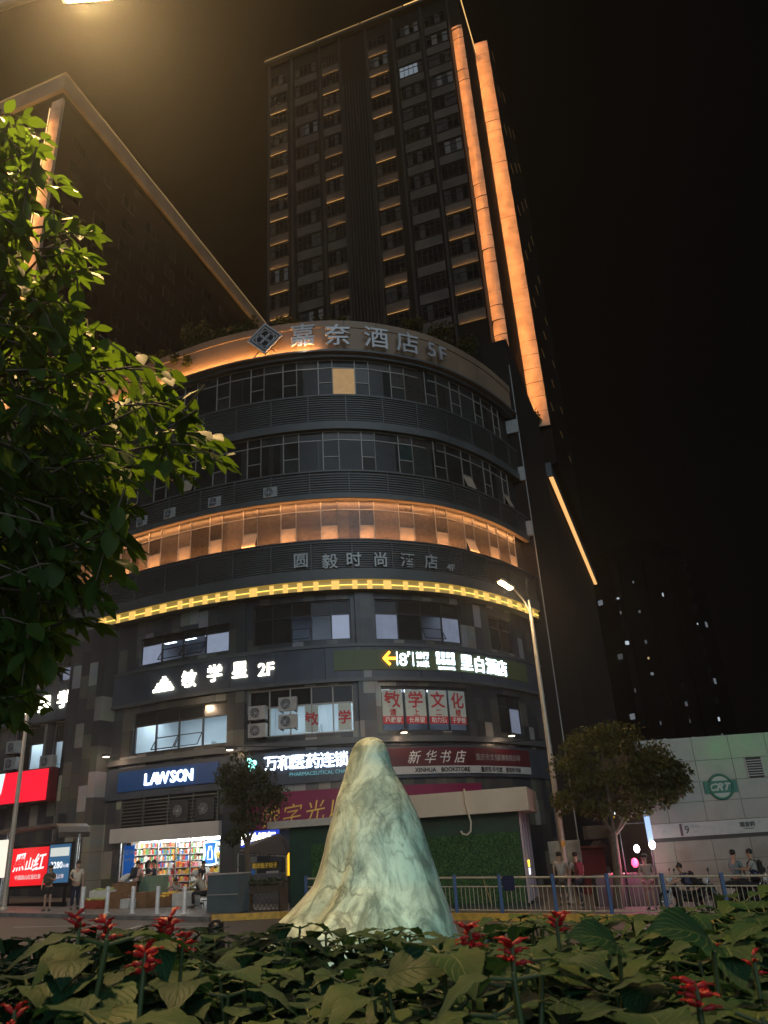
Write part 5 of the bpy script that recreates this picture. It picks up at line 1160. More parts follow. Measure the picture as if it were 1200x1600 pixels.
person(on_ground(279, 1404, 35.6), 185, 'crouching person in grey sorting the yellow fruit', 1.66, (.36, .35, .32), (.03, .03, .03), lean=38, legs='crouch', armL=(60, 20), armR=(70, 20))
person(on_ground(309, 1418, 35.2), 100, 'person in black standing behind the seated figure in beige', 1.62, (.022, .022, .025), (.02, .02, .022), lean=15)
person(on_ground(318, 1428, 33.2), 260, 'person in a beige jacket and helmet perched low beside the cabinet', 1.70, (.46, .42, .33), (.02, .02, .024), lean=28, legs='sit', sleeve=True, armL=(40, 30), armR=(35, 30), helmet=mat('helmet_white', (.6, .58, .5), .3))
mb = MB(); p = on_ground(322, 1428, 33.2); mb.obox(p + UP * .25, .34, .34, .03); [mb.tube([p + Vector((a, b, 0)), p + Vector((a * .9, b * .9, .25))], .014, 5) for a in (-.15, .15) for b in (-.15, .15)]; tag(mb.build('stool', mat('stool_blue', (.05, .07, .14), .5)), 'low stool under the figure in the beige jacket', 'stool')
person(on_ground(882, 1405, 30.4), 10, 'person in a pale shirt half hidden by the tall lamp post', 1.68, (.36, .33, .30), (.08, .07, .06))
person(on_ground(908, 1405, 30.0), -10, 'person in a white shirt with a red strap walking away from the railing', 1.68, (.42, .37, .37), (.025, .022, .035), legs='stride', bag=((.16, .02, .03), 1))
person(on_ground(1086, 1420, 26.8), 280, 'person in a dark blue shirt with a black backpack sitting on a motorcycle', 1.68, (.035, .045, .10), (.02, .02, .022), legs='sit', lean=18, armL=(55, 20), armR=(55, 20), bag=((.012, .012, .013), 1))
person(on_ground(1164, 1425, 26.9), 60, 'person in a teal tee shirt standing by the parked motorcycles', 1.66, (.14, .21, .24), (.03, .03, .035), armL=(10, 70), armR=(10, 20))
person(on_ground(1192, 1425, 26.5), 290, 'person in a white shirt facing the one in teal', 1.68, (.30, .31, .30), (.03, .03, .035), armL=(35, 60), armR=(35, 60), bag=((.02, .02, .022), 1))
person(on_ground(1020, 1420, 28.0), 200, 'person in a pink skirt by the lit market stall', 1.58, (.30, .22, .20), (.42, .18, .22), skirt=True, long_hair=True)

# ------------------------------------------------------------------ motorcycles behind the railing
tyre = mat('tyre', (.015, .015, .016), .8); body_b = mat('bike_body', (.012, .013, .016), .25, var=.2); chrome = mat('chrome', (.6, .6, .62), .12, 1)
def bike(p, hd, label, bc=body_b):
    t = thing('motorcycle', label, 'motorcycle', p); a = math.radians(hd); fx = Vector((math.cos(a), math.sin(a), 0)); sy = Vector((-fx.y, fx.x, 0))
    P = lambda x, y, z: p + fx * x + sy * y + UP * z
    for x in (-.62, .62):
        mb = MB(); mb.tube([P(x + .27 * math.cos(2 * math.pi * k / 20), 0, .30 + .27 * math.sin(2 * math.pi * k / 20)) for k in range(21)], .045, 8, cap=False); w = mb.build('wheel', tyre, t)
        mb = MB(); mb.tube([P(x, -.05, .30), P(x, .05, .30)], .06, 10); [mb.tube([P(x, 0, .30), P(x + .25 * math.cos(1.26 * k), 0, .30 + .25 * math.sin(1.26 * k))], .012, 5) for k in range(5)]; mb.build('rim', chrome, w)
    mb = MB(); mb.tube([P(.40, 0, .78), P(.34, 0, .55), P(.15, 0, .36), P(-.25, 0, .36), P(-.5, 0, .52), P(-.78, 0, .66)], [.10, .13, .10, .15, .17, .06], 10); mb.build('body', bc, t)
    mb = MB(); mb.tube([P(.05, 0, .74), P(-.25, 0, .75), P(-.6, 0, .80), P(-.72, 0, .82)], [.07, .11, .11, .06], 10); mb.build('seat', tyre, t)
    mb = MB(); mb.tube([P(.62, .04, .30), P(.44, .03, .85), P(.40, 0, .98)], .026, 8); mb.tube([P(.30, -.34, 1.04), P(.40, -.12, 1.0), P(.40, .12, 1.0), P(.30, .34, 1.04)], .018, 8); mb.build('fork', chrome, t)
    mb = MB(); mb.ball(P(.50, 0, .88), .09, .09, .10, 10); mb.build('headlight', mat('headlamp', (.5, .5, .5), .1), t)
    mb = MB(); [mb.tube([P(.36, .26 * s, 1.04), P(.36, .32 * s, 1.16)], .008, 5) for s in (-1, 1)]; [mb.ball(P(.36, .33 * s, 1.19), .03, .06, .045, 8) for s in (-1, 1)]; mb.build('mirror', black_metal, t); return t
bike(on_ground(1140, 1428, 26.2), 160, 'black motorcycle parked just behind the railing by the figure in teal'); bike(on_ground(1080, 1425, 27.0), 175, 'black motorcycle under the rider with the backpack'); bike(on_ground(1190, 1430, 25.9), 30, 'dark motorcycle with a helmet on its seat at the right edge')
mb = MB(); c = at(1178, 1366, 26.0); mb.ball(c, .14, .16, .14, 16); hl = tag(mb.build('helmet', mat('helmet_dark', (.02, .022, .05), .15)), 'shiny dark helmet hanging above the motorcycles', 'helmet'); mb = MB(); mb.ball(c + Vector((-.03, -.06, -.02)), .115, .11, .06, 14); mb.build('visor', mat('visor', (.05, .05, .06), .05), hl)

# ------------------------------------------------------------------ lit market stall in the gap beside the station wall
ms = on_ground(985, 1395, 29.6); mk = thing('market_stall', 'street stall with bare lamps and a pink light beside the station wall', 'stall', ms)
mb = MB(); c = at(975, 1388, 29.6); mb.obox(Vector((c.x, c.y, ms.z + .5)), 2.0, .7, 1.0, (1, 0, 0), (0, 1, 0)); mb.build('table', mat('stall_table', (.05, .055, .06), .6, var=.3), mk)
mb = MB(); tl_ = on_ground(1008, 1390, 29.2)
for dx in (-.55, .45): mb.tube([tl_ + Vector((dx, 0, 0)), tl_ + Vector((dx, 0, 3.1))], .03, 6)
mb.tube([tl_ + Vector((-.6, 0, 2.6)), tl_ + Vector((.5, 0, 2.6))], .02, 5); mb.tube([tl_ + Vector((-.6, 0, 3.05)), tl_ + Vector((.5, 0, 3.1))], .03, 6); mb.build('frame', dark_metal, mk)
mb = MB(); mb.obox(tl_ + Vector((0, .5, 3.12)), 1.5, 1.4, .04, (1, 0, 0), (0, 1, .1)); mb.build('awning', mat('stall_awning', (.03, .04, .09), .7), mk)
for px, py, m_, r_, en, col in ((995, 1326, emat('bare_bulb', (1, .97, .95), 14), .10, 16, (1, .95, .92)), (1019, 1320, emat('bare_bulb', (1, .97, .95), 14), .11, 16, (1, .95, .92)), (992, 1348, emat('pink_lamp', (1, .06, .16), 3.2), .12, 40, (1, .12, .3))):
    c = at(px, py, 28.9); mb = MB(); mb.ball(c, r_, r_, r_ * 1.25, 10); mb.build('bulb', m_, mk); point('stall_light', c + Vector((0, -.3, 0)), col, en, .08, mk)
mb = MB(); c = at(974, 1279, 35); mb.obox(c, .65, .1, .55, (1, 0, -.35), (0, 1, 0)); hs = tag(mb.build('hanging_sign', emat('sign_white_face', (.9, .95, 1), 2.0)), 'tilted white lit sign hung above the market stall', 'sign'); mb = MB(); mb.obox(c + Vector((-.45, 0, .10)), .16, .1, .4); mb.build('yellow_end', emat('sign_yellow_face', (1, .6, .02), 1.6), hs)
mb = MB(); c = at(1013, 1292, 29.0); mb.obox(c, .16, .12, 1.0); tag(mb.build('hanging_sign', emat('sign_blue_face', (.40, .60, 1), .9)), 'narrow upright bluish lit sign at the edge of the station wall', 'sign')
for k in range(9):
    c = on_ground(955 + k * 6, 1392, 29.5); c.z += .98; mb = MB(); mb.ball(c, .07, .07, .05, 8)
    o_ = mb.build('toy', emat('pink_toy', (1, .12, .22), .9) if k % 2 else mat('toy_white', (.6, .5, .5), .5)); tag(o_, 'small glowing pink toy on the market stall table' if k % 2 else 'small pale toy on the market stall table', 'toy', 'glowing pink toys on the stall table' if k % 2 else 'pale toys on the stall table')
# red booth, folded tents and a covered board behind the lamp post
def slab(nm, px0, px1, y0, y1, Y, d, m_, lab, cat):
    a = at(px0, y1, Y); b = at(px1, y0, Y); c = (a + b) / 2; mb = MB(); z0 = g(c.x) + .14 if y1 > 1380 else a.z; mb.obox(Vector((c.x, Y, (z0 + b.z) / 2)), b.x - a.x, d, b.z - z0); bm = bmesh.new(); o = mb.build(nm, m_); bm.from_mesh(o.data); bmesh.ops.bevel(bm, geom=bm.edges[:], offset=.02, segments=1, affect='EDGES'); bm.to_mesh(o.data); bm.free(); return tag(o, lab, cat)
o = slab('booth', 908, 938, 1325, 1395, 37, 1.2, mat('red_booth', (.15, .012, .012), .5, var=.15), 'dark red booth standing behind the walking figure', 'booth')
mb = MB(); a = at(908, 1322, 37); mb.obox(at(923, 1323, 36.9), 1.05, 1.4, .06); mb.build('lid', mat('red_booth_lid', (.10, .01, .01), .5), o)
t = thing('tent', 'dark peaked tent with a small paper notice between the red booth and the tree trunk', 'tent', on_ground(952, 1395, 37.5)); mb = MB(); c = on_ground(952, 1395, 37.5); zt = at(952, 1322, 37.5).z - c.z; h_ = at(952, 1345, 37.5).z - c.z
mb.prism([c + Vector((x, 0, z)) for x, z in ((-.75, 0), (.75, 0), (.75, h_), (0, zt + .25), (-.75, h_))], (0, 1.6, 0)); mb.build('canvas', mat('tent_canvas', (.022, .022, .028), .8, var=.2), t); mb = MB(); mb.obox(c + Vector((.05, -.02, h_ * .72)), .32, .01, .24); mb.build('notice', mat('notice_paper', (.4, .38, .38), .7), t)
slab('covered_board', 860, 905, 1312, 1350, 36, .15, mat('pale_sheet', (.30, .31, .29), .7, var=.25, vs=2), 'pale sheet covered board behind the tall lamp post', 'board')
slab('cart_cover', 916, 965, 1288, 1312, 40, 1.0, mat('tarpaulin', (.11, .11, .11), .7, var=.3, vs=2), 'grey tarpaulin slung over the back of the stalls', 'tarpaulin')

# ------------------------------------------------------------------ rail emblem and lettering on the station wall
c = sp_(.78 + 1.33 * .55 + 1.30, .03, at(1131, 1229, 29.8).z); t = thing('rail_emblem', 'green ringed rail emblem with white CRT letters on the station wall', 'emblem', c)
gm = mat('emblem_green', (.015, .13, .085), .45, var=.08); mb = MB(); mb.obox(c, 1.18, .03, .42, DX, DN); mb.build('plate', gm, t)
mb = MB(); mb.tube([c + DN * .005 + DX * .41 * math.cos(2 * math.pi * k / 40) + UP * .41 * math.sin(2 * math.pi * k / 40) for k in range(41)], .045, 8, cap=False); mb.build('ring', gm, t)
for s in (1, -1): mb = MB(); mb.prism([c + DN * .0 + DX * .37 * math.cos(a) + UP * (.37 * math.sin(a)) * 1 for a in [s * (math.pi * (.19 + .62 * k / 12)) for k in range(13)]][::s], DN * .014); mb.build('ring_fill', mat('emblem_pale', (.36, .42, .36), .5), t)
text('CRT', .34, frame(c + DN * .022, DX, DN), mat('emblem_pale', (.36, .42, .36), .5), t, 'letter', .004, .014, .45, 1.15)
zs_ = 1.95; c = sp_(1.35, .02, zs_); t = thing('wall_lettering', 'line nine and station name lettering on the pale strip of the station wall', 'lettering', c)
mb = MB(); mb.obox(sp_(1.12, .018, zs_), .09, .008, .40, DX, DN); mb.build('colour_bar', mat('bar_plum', (.09, .05, .06), .5), t)
text('9', .36, frame(sp_(1.32, .018, zs_), DX, DN), black_l, t, 'letter', .003, .004); text('号线', .15, frame(sp_(1.62, .018, zs_ + .08), DX, DN), mat('grey_letter', (.25, .25, .25), .5), t, 'letter', .003); text('Line 9', .07, frame(sp_(1.62, .018, zs_ - .08), DX, DN), mat('grey_letter', (.25, .25, .25), .5), t, 'letter', .003)
text('观音桥', .18, frame(sp_(3.45, .018, zs_ + .06), DX, DN), black_l, t, 'letter', .003, .006); text('Guanyinqiao', .075, frame(sp_(3.47, .018, zs_ - .08), DX, DN), black_l, t, 'letter', .003)

# ------------------------------------------------------------------ rooftop plants
rng = random.Random(21)
for i, (s, hh, lab) in enumerate(((19.5, 1.0, 'low shrub on the roof edge, lit from the cove, left end of the planting'), (21.6, 2.6, 'tall shrub trailing over the orange parapet'), (23.5, 1.8, 'middling roof shrub just right of the tall trailing one'), (25.4, 1.5, 'bushy roof shrub left of the diamond emblem'), (28.2, .9, 'small roof plant right above the first big character'), (29.6, .6, 'tiny roof plant above the second big character'), (31.4, .8, 'small roof plant over the dark middle of the parapet'), (36.5, 1.6, 'dark roof shrub above the end of the big lettering'), (39.0, 2.0, 'dark roof shrub nearest the stair tower'), (41.2, 1.7, 'dark roof shrub in front of the corner fins'))):
    c = fp(s, -.25, 31.25 + hh * .4); t = thing('roof_shrub', lab, 'shrub', fp(s, -.6, 30.95), 'shrubs on the podium roof'); mb = MB(); cl = [(c + Vector((rng.uniform(-.8, .8), rng.uniform(-.1, .6), rng.uniform(.0, hh * .6))), (.55, .45, .38 * hh)) for _ in range(5)]
    if s == 21.6: cl += [(fp(21.9, .25, 30.6), (.25, .12, .55)), (fp(20.9, .2, 31.1), (.3, .15, .35))]
    leafcloud(mb, cl, int(230 * (hh + .5)), .24, rng); mb.build('foliage', leafA, t); mb = MB(); [mb.tube([fp(s, -.6, 30.9), q[0]], [.03, .01], 5) for q in cl[:5]]; mb.build('stem', bark, t)
t = thing('roof_shrub', 'straggly shrub over the end of the stair tower and the slanting light strip', 'shrub', B0 + EY * 8 + Vector((0, 0, 31.6)), 'shrubs on the podium roof'); mb = MB(); cl = [(B0 - EX * .2 - EY * (.6 + q) + Vector((0, 0, 35.75)), (.5, .5, .45)) for q in (-.5, .3, 1.0)] + [(B0 + EY * (8 + q) + EX * .2 + Vector((0, 0, 32.2 + .4 * q)), (.7, .8, .7)) for q in (-.6, 0, .7)]; leafcloud(mb, cl, 800, .26, rng); mb.build('foliage', leafA, t)
mb = MB(); mb.tube([B0 + EY * 8 + Vector((0, 0, 31.5)), B0 + EY * 8 + Vector((0, 0, 32.4))], .05, 6); mb.build('stem', bark, t)

# assumed green lit sign, unseen across the street, that the polished station wall mirrors
t = thing('assumed_sign', 'large assumed green lit lettering on a frame across the street, mirrored in the station wall', 'sign', (27, -12, 0)); mb = MB()
for x in (22.5, 31.5): mb.tube([(x, -12.3, -1.2), (x, -12.3, 10)], .15, 8)
for z in (6.0, 9.8): mb.tube([(22, -12.2, z), (32, -12.2, z)], .08, 6)
mb.build('frame', dark_metal, t); gl_ = emat('sign_green', (.08, 1.0, .16), 5)
for ch, x in zip('重庆交通', (23.2, 25.7, 28.2, 30.7)): text(ch, 2.1, frame((x, -12, 8.5), (-1, 0, 0), (0, 1, 0)), gl_, t, 'letter', .05, .02)
for ch, x in zip('口岸国大日', (22.8, 24.8, 26.8, 28.8, 30.8)): text(ch, 1.3, frame((x, -12, 6.7), (-1, 0, 0), (0, 1, 0)), emat('sign_green_soft', (.08, 1.0, .16), 2.5), t, 'letter', .05, .01)

# ------------------------------------------------------------------ foreground: lamp overhead, bed, statue, overhanging tree
LP = Vector((-2.58, 4.85, 10.0)); l3 = thing('street_lamp', 'glaring street lamp overhead at the top of the frame', 'street lamp', (-5.6, 5.2, g(-5.6)))
mb = MB(); mb.tube([(-5.6, 5.2, g(-5.6)), (-5.6, 5.2, 4), (-5.6, 5.2, 9.4)], [.13, .11, .08], 12); mb.build('pole', pole_m, l3)
mb = MB(); mb.tube([(-5.6, 5.2, 9.3), (-5.0, 5.1, 9.75), (-3.6, 4.95, 9.92), LP + Vector((-.25, 0, .06))], .045, 8); mb.build('arm', pole_m, l3)
lamp_head(l3, LP + Vector((0, 0, .02)), (1, -.05, -.05)); spot('lamp_light', LP - UP * .1, (0.06, .1, -1), (1, .62, .25), 2400, 176, .12, .3, l3)

# marble figure, draped from head to ground
marble = bpy.data.materials.new('green_marble'); marble.use_nodes = True; nt = marble.node_tree; b = nt.nodes['Principled BSDF']; N_ = nt.nodes.new; L_k = nt.links.new
tc = N_('ShaderNodeTexCoord'); mp = N_('ShaderNodeMapping'); mp.inputs['Scale'].default_value = (1, 1, .50); L_k(tc.outputs['Object'], mp.inputs[0])
n1 = N_('ShaderNodeTexNoise'); n1.inputs['Scale'].default_value = 4.6; n1.inputs['Detail'].default_value = 13; n1.inputs['Roughness'].default_value = .72; n1.inputs['Distortion'].default_value = 1.1; L_k(mp.outputs[0], n1.inputs['Vector'])
n2 = N_('ShaderNodeTexNoise'); n2.inputs['Scale'].default_value = 5.5; n2.inputs['Detail'].default_value = 8; n2.inputs['Distortion'].default_value = .8; L_k(mp.outputs[0], n2.inputs['Vector'])
cr = N_('ShaderNodeValToRGB'); e = cr.color_ramp.elements; e[0].position = .38; e[0].color = (.15, .205, .18, 1); e[1].position = .60; e[1].color = (.57, .69, .61, 1); L_k(n1.outputs['Fac'], cr.inputs[0])
vn = N_('ShaderNodeMath'); vn.operation = 'SUBTRACT'; L_k(n2.outputs['Fac'], vn.inputs[0]); vn.inputs[1].default_value = .5; va_ = N_('ShaderNodeMath'); va_.operation = 'ABSOLUTE'; L_k(vn.outputs[0], va_.inputs[0])
vr = N_('ShaderNodeMapRange'); vr.inputs['From Min'].default_value = 0; vr.inputs['From Max'].default_value = .045; vr.inputs['To Min'].default_value = .8; vr.inputs['To Max'].default_value = 0; L_k(va_.outputs[0], vr.inputs['Value'])
n4 = N_('ShaderNodeTexNoise'); n4.inputs['Scale'].default_value = 1.7; L_k(tc.outputs['Object'], n4.inputs['Vector']); mk_ = N_('ShaderNodeMapRange'); mk_.inputs['From Min'].default_value = .36; mk_.inputs['From Max'].default_value = .62; L_k(n4.outputs['Fac'], mk_.inputs['Value']); mm = N_('ShaderNodeMath'); mm.operation = 'MULTIPLY'; L_k(vr.outputs[0], mm.inputs[0]); L_k(mk_.outputs[0], mm.inputs[1])
mx = N_('ShaderNodeMix'); mx.data_type = 'RGBA'; L_k(mm.outputs[0], mx.inputs[0]); L_k(cr.outputs[0], mx.inputs[6]); mx.inputs[7].default_value = (.10, .135, .12, 1); L_k(mx.outputs[2], b.inputs['Base Color'])
b.inputs['Roughness'].default_value = .42; b.inputs['Specular IOR Level'].default_value = .35
bp = N_('ShaderNodeBump'); bp.inputs['Strength'].default_value = .3; bp.inputs['Distance'].default_value = .03; L_k(n1.outputs['Fac'], bp.inputs['Height']); L_k(bp.outputs[0], b.inputs['Normal'])
SY = 6.0
prof = [(1153, 572, 584), (1155, 566, 590), (1160, 558, 597), (1168, 552, 603), (1180, 547, 608), (1200, 541, 613), (1222, 535, 622), (1250, 526, 638), (1275, 520, 650), (1300, 514, 660), (1330, 507, 670), (1360, 498, 680), (1385, 487, 688), (1405, 470, 695), (1425, 453, 702), (1445, 433, 709), (1465, 412, 716), (1485, 398, 722), (1530, 380, 734), (1600, 366, 750), (1700, 352, 768)]
st = thing('statue', 'pale green veined marble figure wrapped in a smooth shroud, standing behind the flower bed', 'statue', (-.2, SY, .2))
mb = MB(); n = 96; vs = []; rnd = random.Random(4)
cp = []
for (y, x0, x1) in prof: a = at(x0, y, SY); b_ = at(x1, y, SY); cp.append((a.z, a.x, b_.x))
cp = np.array(cp)[::-1]; H0, H1 = cp[0][0], cp[-1][0]; NZ = 110
for i in range(NZ + 1):
    t_ = i / NZ; z = H0 + (H1 - H0) * (1 - (1 - t_) ** 1.35); xl = np.interp(z, cp[:, 0], cp[:, 1]); xr = np.interp(z, cp[:, 0], cp[:, 2]); cx = (xl + xr) / 2; rx = (xr - xl) / 2; ry_ = rx * .86
    low = max(0, min(1, (H1 - .25 - z) / 1.0))
    for k in range(n):
        a = 2 * math.pi * k / n; ca, sa = math.cos(a), math.sin(a); ff = 1.0
        # two long drapery folds on the front-left, one shallow hollow on the right, a swept train to the left
        th = math.degrees(a) % 360
        def dent(c0, w, d): 
            dd = (th - c0 + 180) % 360 - 180; return d * math.exp(-(dd / w) ** 2)
        ff -= low * dent(243 - 8 * low, 5.0, .085); ff += low * dent(253 - 6 * low, 6, .045); ff -= low * dent(228, 7, .06); ff += low * dent(215, 8, .03); ff -= low * dent(318 + 10 * low, 16, .035); ff -= .5 * low * dent(196, 8, .05)
        p = Vector((cx + rx * ca * ff, SY + ry_ * sa * ff, z)); nn = noise.noise(Vector((p.x * 2.6, p.y * 2.6, z * 1.3))) * .030 * low + noise.noise(p * 6) * .008
        vs.append(p + Vector((ca, sa, 0)) * nn)
fs = []
for i in range(NZ):
    for k in range(n): fs.append((i * n + k, i * n + (k + 1) % n, (i + 1) * n + (k + 1) % n, (i + 1) * n + k))
mb.add(vs, fs, 0, True); mb.add([vs[NZ * n + k] for k in range(n)], [tuple(range(n))], 0, True); mb.build('figure', marble, st)
mb = MB(); zb = H0; mb.lathe((cp[0][1] / 2 + cp[0][2] / 2, SY, 0), [(1.25, g(0) - .1), (1.25, zb - .02), (1.2, zb + .02), (.2, zb + .02)], 40); mb.build('plinth', concrete, st)

# dark garden bollards beyond the bed
def bol(px, pyt, Y, lit, lab):
    p = at(px, 1470, Y); p.z = g(p.x); zt = at(px, pyt, Y).z; r_ = 13.0 / 1200 * Y * .98
    t = thing('garden_lamp' if lit else 'bollard', lab, 'lamp' if lit else 'bollard', p); mb = MB(); h = zt - p.z
    mb.lathe(p, [(r_ * .9, 0), (r_ * .9, h * .72), (r_ * 1.05, h * .74), (r_ * 1.05, h * .78), (r_ * .85, h * .80), (r_ * .85, h * .94), (r_ * .8, h * .97), (r_ * .35, h), (.001, h)], 20); mb.build('post', mat('bollard_black', (.012, .013, .022), .35, var=.2), t)
    if lit: mb = MB(); mb.ball(p + UP * (h + .01), r_ * .38, r_ * .38, r_ * .26, 12); mb.build('lamp_cap', emat('cap_glow', (1, .93, .75), 2.2), t)
    else: mb = MB(); mb.obox(p + Vector((r_ * .1, -r_ * .9, h * .45)), r_ * .6, .02, r_ * .5); mb.build('badge', mat('badge_paint', (.5, .38, .25), .5), t)
t = thing('assumed_spotlight', 'small assumed spotlight set low behind the flower bed, added to tint the marble figure', 'spotlight', (.25, 3.75, g(0)))  # unseen lamp, assumed from the statue's cyan-green tint and added to light it
mb = MB(); mb.tube([(.25, 3.75, g(0)), (.25, 3.75, 1.0)], .02, 8); mb.build('stake', black_metal, t); mb = MB(); mb.tube([(.25, 3.70, .98), (.24, 3.86, 1.06)], [.07, .085], 12); mb.build('head', black_metal, t)
spot('assumed_statue_light', (.24, 3.95, 1.1), (-.06, .55, .28), (.50, 1.0, .85), 46, 75, .08, .7, t)
bol(337, 1437, 12.0, False, 'dark navy bollard with rounded top at the edge of the road'); bol(757, 1442, 9.5, True, 'short black garden lamp with a glowing white cap right of the statue')

# raised flower bed: soil, plants with heart shaped leaves, red blossom spikes
soil = mat('soil', (.018, .014, .010), .95, var=.4, vs=8); SZ = 1.40
mb = MB(); mb.box(-5, 5, .55, 3.3, g(0) - .3, SZ - .02); struct(mb.build('flower_bed_ground', soil))
mb = MB(); mb.box(-5.12, 5.12, 3.3, 3.45, g(0) - .3, SZ + .04); tag(mb.build('planter_wall', concrete), 'low concrete wall holding the raised flower bed', 'wall')
def coleus_mat():
    m = bpy.data.materials.new('salvia_leaf'); m.use_nodes = True; nt = m.node_tree; b = nt.nodes['Principled BSDF']; N = nt.nodes.new; L = nt.links.new; b.inputs['Roughness'].default_value = .58; b.inputs['Specular IOR Level'].default_value = .3
    uv = N('ShaderNodeUVMap'); sp = N('ShaderNodeSeparateXYZ'); L(uv.outputs[0], sp.inputs[0])   # u across (-1..1), v along (0..1)
    ab = N('ShaderNodeMath'); ab.operation = 'ABSOLUTE'; L(sp.outputs[0], ab.inputs[0])
    q = N('ShaderNodeMath'); q.operation = 'MULTIPLY_ADD'; L(ab.outputs[0], q.inputs[0]); q.inputs[1].default_value = -.42; L(sp.outputs[1], q.inputs[2])
    fr = N('ShaderNodeMath'); fr.operation = 'MULTIPLY'; L(q.outputs[0], fr.inputs[0]); fr.inputs[1].default_value = 7.5; f2 = N('ShaderNodeMath'); f2.operation = 'PINGPONG'; L(fr.outputs[0], f2.inputs[0]); f2.inputs[1].default_value = .5
    rib = N('ShaderNodeMapRange'); rib.inputs['From Min'].default_value = 0; rib.inputs['From Max'].default_value = .10; rib.inputs['To Min'].default_value = 1; rib.inputs['To Max'].default_value = 0; L(f2.outputs[0], rib.inputs['Value'])
    mid = N('ShaderNodeMapRange'); mid.inputs['From Min'].default_value = .0; mid.inputs['From Max'].default_value = .05; mid.inputs['To Min'].default_value = 1; mid.inputs['To Max'].default_value = 0; L(ab.outputs[0], mid.inputs['Value'])
    mxm = N('ShaderNodeMath'); mxm.operation = 'MAXIMUM'; L(rib.outputs[0], mxm.inputs[0]); L(mid.outputs[0], mxm.inputs[1])
    at_ = N('ShaderNodeAttribute'); at_.attribute_name = 'tone'
    cr = N('ShaderNodeValToRGB'); e = cr.color_ramp.elements; e[0].position = 0; e[0].color = (.012, .070, .040, 1); e[1].position = 1; e[1].color = (.085, .165, .045, 1); k = e.new(.55); k.color = (.023, .100, .042, 1); L(at_.outputs['Fac'], cr.inputs[0])
    nz = N('ShaderNodeTexNoise'); nz.inputs['Scale'].default_value = 26; nz.inputs['Detail'].default_value = 5; tc = N('ShaderNodeTexCoord'); L(tc.outputs['Object'], nz.inputs['Vector'])
    m1 = N('ShaderNodeMix'); m1.data_type = 'RGBA'; m1.blend_type = 'MULTIPLY'; m1.inputs[0].default_value = .55; L(cr.outputs[0], m1.inputs[6]); L(nz.outputs['Color'], m1.inputs[7])
    m2 = N('ShaderNodeMix'); m2.data_type = 'RGBA'; mf = N('ShaderNodeMath'); mf.operation = 'MULTIPLY'; L(mxm.outputs[0], mf.inputs[0]); mf.inputs[1].default_value = .62; L(mf.outputs[0], m2.inputs[0]); L(m1.outputs[2], m2.inputs[6]); m2.inputs[7].default_value = (.20, .28, .11, 1); L(m2.outputs[2], b.inputs['Base Color'])
    bp = N('ShaderNodeBump'); bp.inputs['Strength'].default_value = .5; bp.inputs['Distance'].default_value = .004; bp.invert = True; L(mxm.outputs[0], bp.inputs['Height']); L(bp.outputs[0], b.inputs['Normal'])
    o = nt.nodes['Material Output']; tl = N('ShaderNodeBsdfTranslucent'); L(m2.outputs[2], tl.inputs[0]); ms_ = N('ShaderNodeMixShader'); ms_.inputs[0].default_value = .25; L(b.outputs[0], ms_.inputs[1]); L(tl.outputs[0], ms_.inputs[2]); L(ms_.outputs[0], o.inputs[0]); return m
sal = coleus_mat(); stem_m = mat('green_stem', (.06, .09, .03), .5, var=.2); petal = mat('red_petal', (.40, .008, .014), .5, var=.25, vs=20)
def leaf(mb, tones, base, d, up, L, W_, tone, curl=.35, nu=4, nv=8):
    d = d.normalized(); s = d.cross(up).normalized(); u = s.cross(d).normalized(); vs = []; uvs = []
    for j in range(nv + 1):
        v = j / nv; w = W_ * (math.sin(math.pi * min(1, v * 1.02) ** .62) ** .85) * (1 - .12 * v); bend = -curl * v * v * L; c = base + d * (L * v * (1 - .15 * curl * v)) + u * bend
        for i in range(-nu, nu + 1):
            a = i / nu; ser = 1 + (.025 if j % 2 else -.015) * (abs(a) == 1); vs.append(c + s * (w * a * ser) + u * (abs(a) ** 1.6 * w * .12 + .0022 * math.sin(v * 22) * abs(a))); uvs.append((a, v))
    k = 2 * nu + 1; fs = [(j * k + i, j * k + i + 1, (j + 1) * k + i + 1, (j + 1) * k + i) for j in range(nv) for i in range(2 * nu)]
    mb.add(vs, fs, 0, True, uvs); tones += [tone] * len(vs)
def plant_proto(seed, h=.34, sc=1):
    rnd = random.Random(seed); t = thing('salvia_plant', 'leafy green bedding plant with broad heart shaped leaves', 'plant', (0, 0, 0), 'bedding plants in the raised flower bed'); mb = MB(); tones = []; st_ = MB()
    for q in range(3):
        tip = Vector((rnd.uniform(-.08, .08), rnd.uniform(-.08, .08), h * rnd.uniform(.8, 1.05))); b0_ = Vector((rnd.uniform(-.03, .03), rnd.uniform(-.03, .03), 0)); st_.tube([b0_, b0_.lerp(tip, .5) + Vector((rnd.uniform(-.02, .02), 0, 0)), tip], [.006, .005, .0035], 5); ph_ = rnd.uniform(0, 3)
        for lv_ in range(4):
            c = b0_.lerp(tip, .38 + .2 * lv_)
            for s in (0, 1):
                a = ph_ + lv_ * 1.57 + s * math.pi + rnd.uniform(-.3, .3); el = rnd.uniform(.05, .55) - (0.2 if lv_ == 0 else 0); d = Vector((math.cos(a), math.sin(a), el)); pet = c + d.normalized() * .03; st_.tube([c, pet], .003, 4)
                Lf = (.152 - .020 * lv_) * rnd.uniform(.8, 1.15) * sc; leaf(mb, tones, pet, d, Vector((0, 0, 1)), Lf, Lf * .43, min(1, max(0, rnd.gauss(.42, .25))), rnd.uniform(.3, .8))
    o = mb.build('foliage', sal, t); at__ = o.data.attributes.new('tone', 'FLOAT', 'POINT'); at__.data.foreach_set('value', tones); st_.build('stem', stem_m, t); return t
protos = [plant_proto(s) for s in range(7)]
rp_ = random.Random(12); spots = []
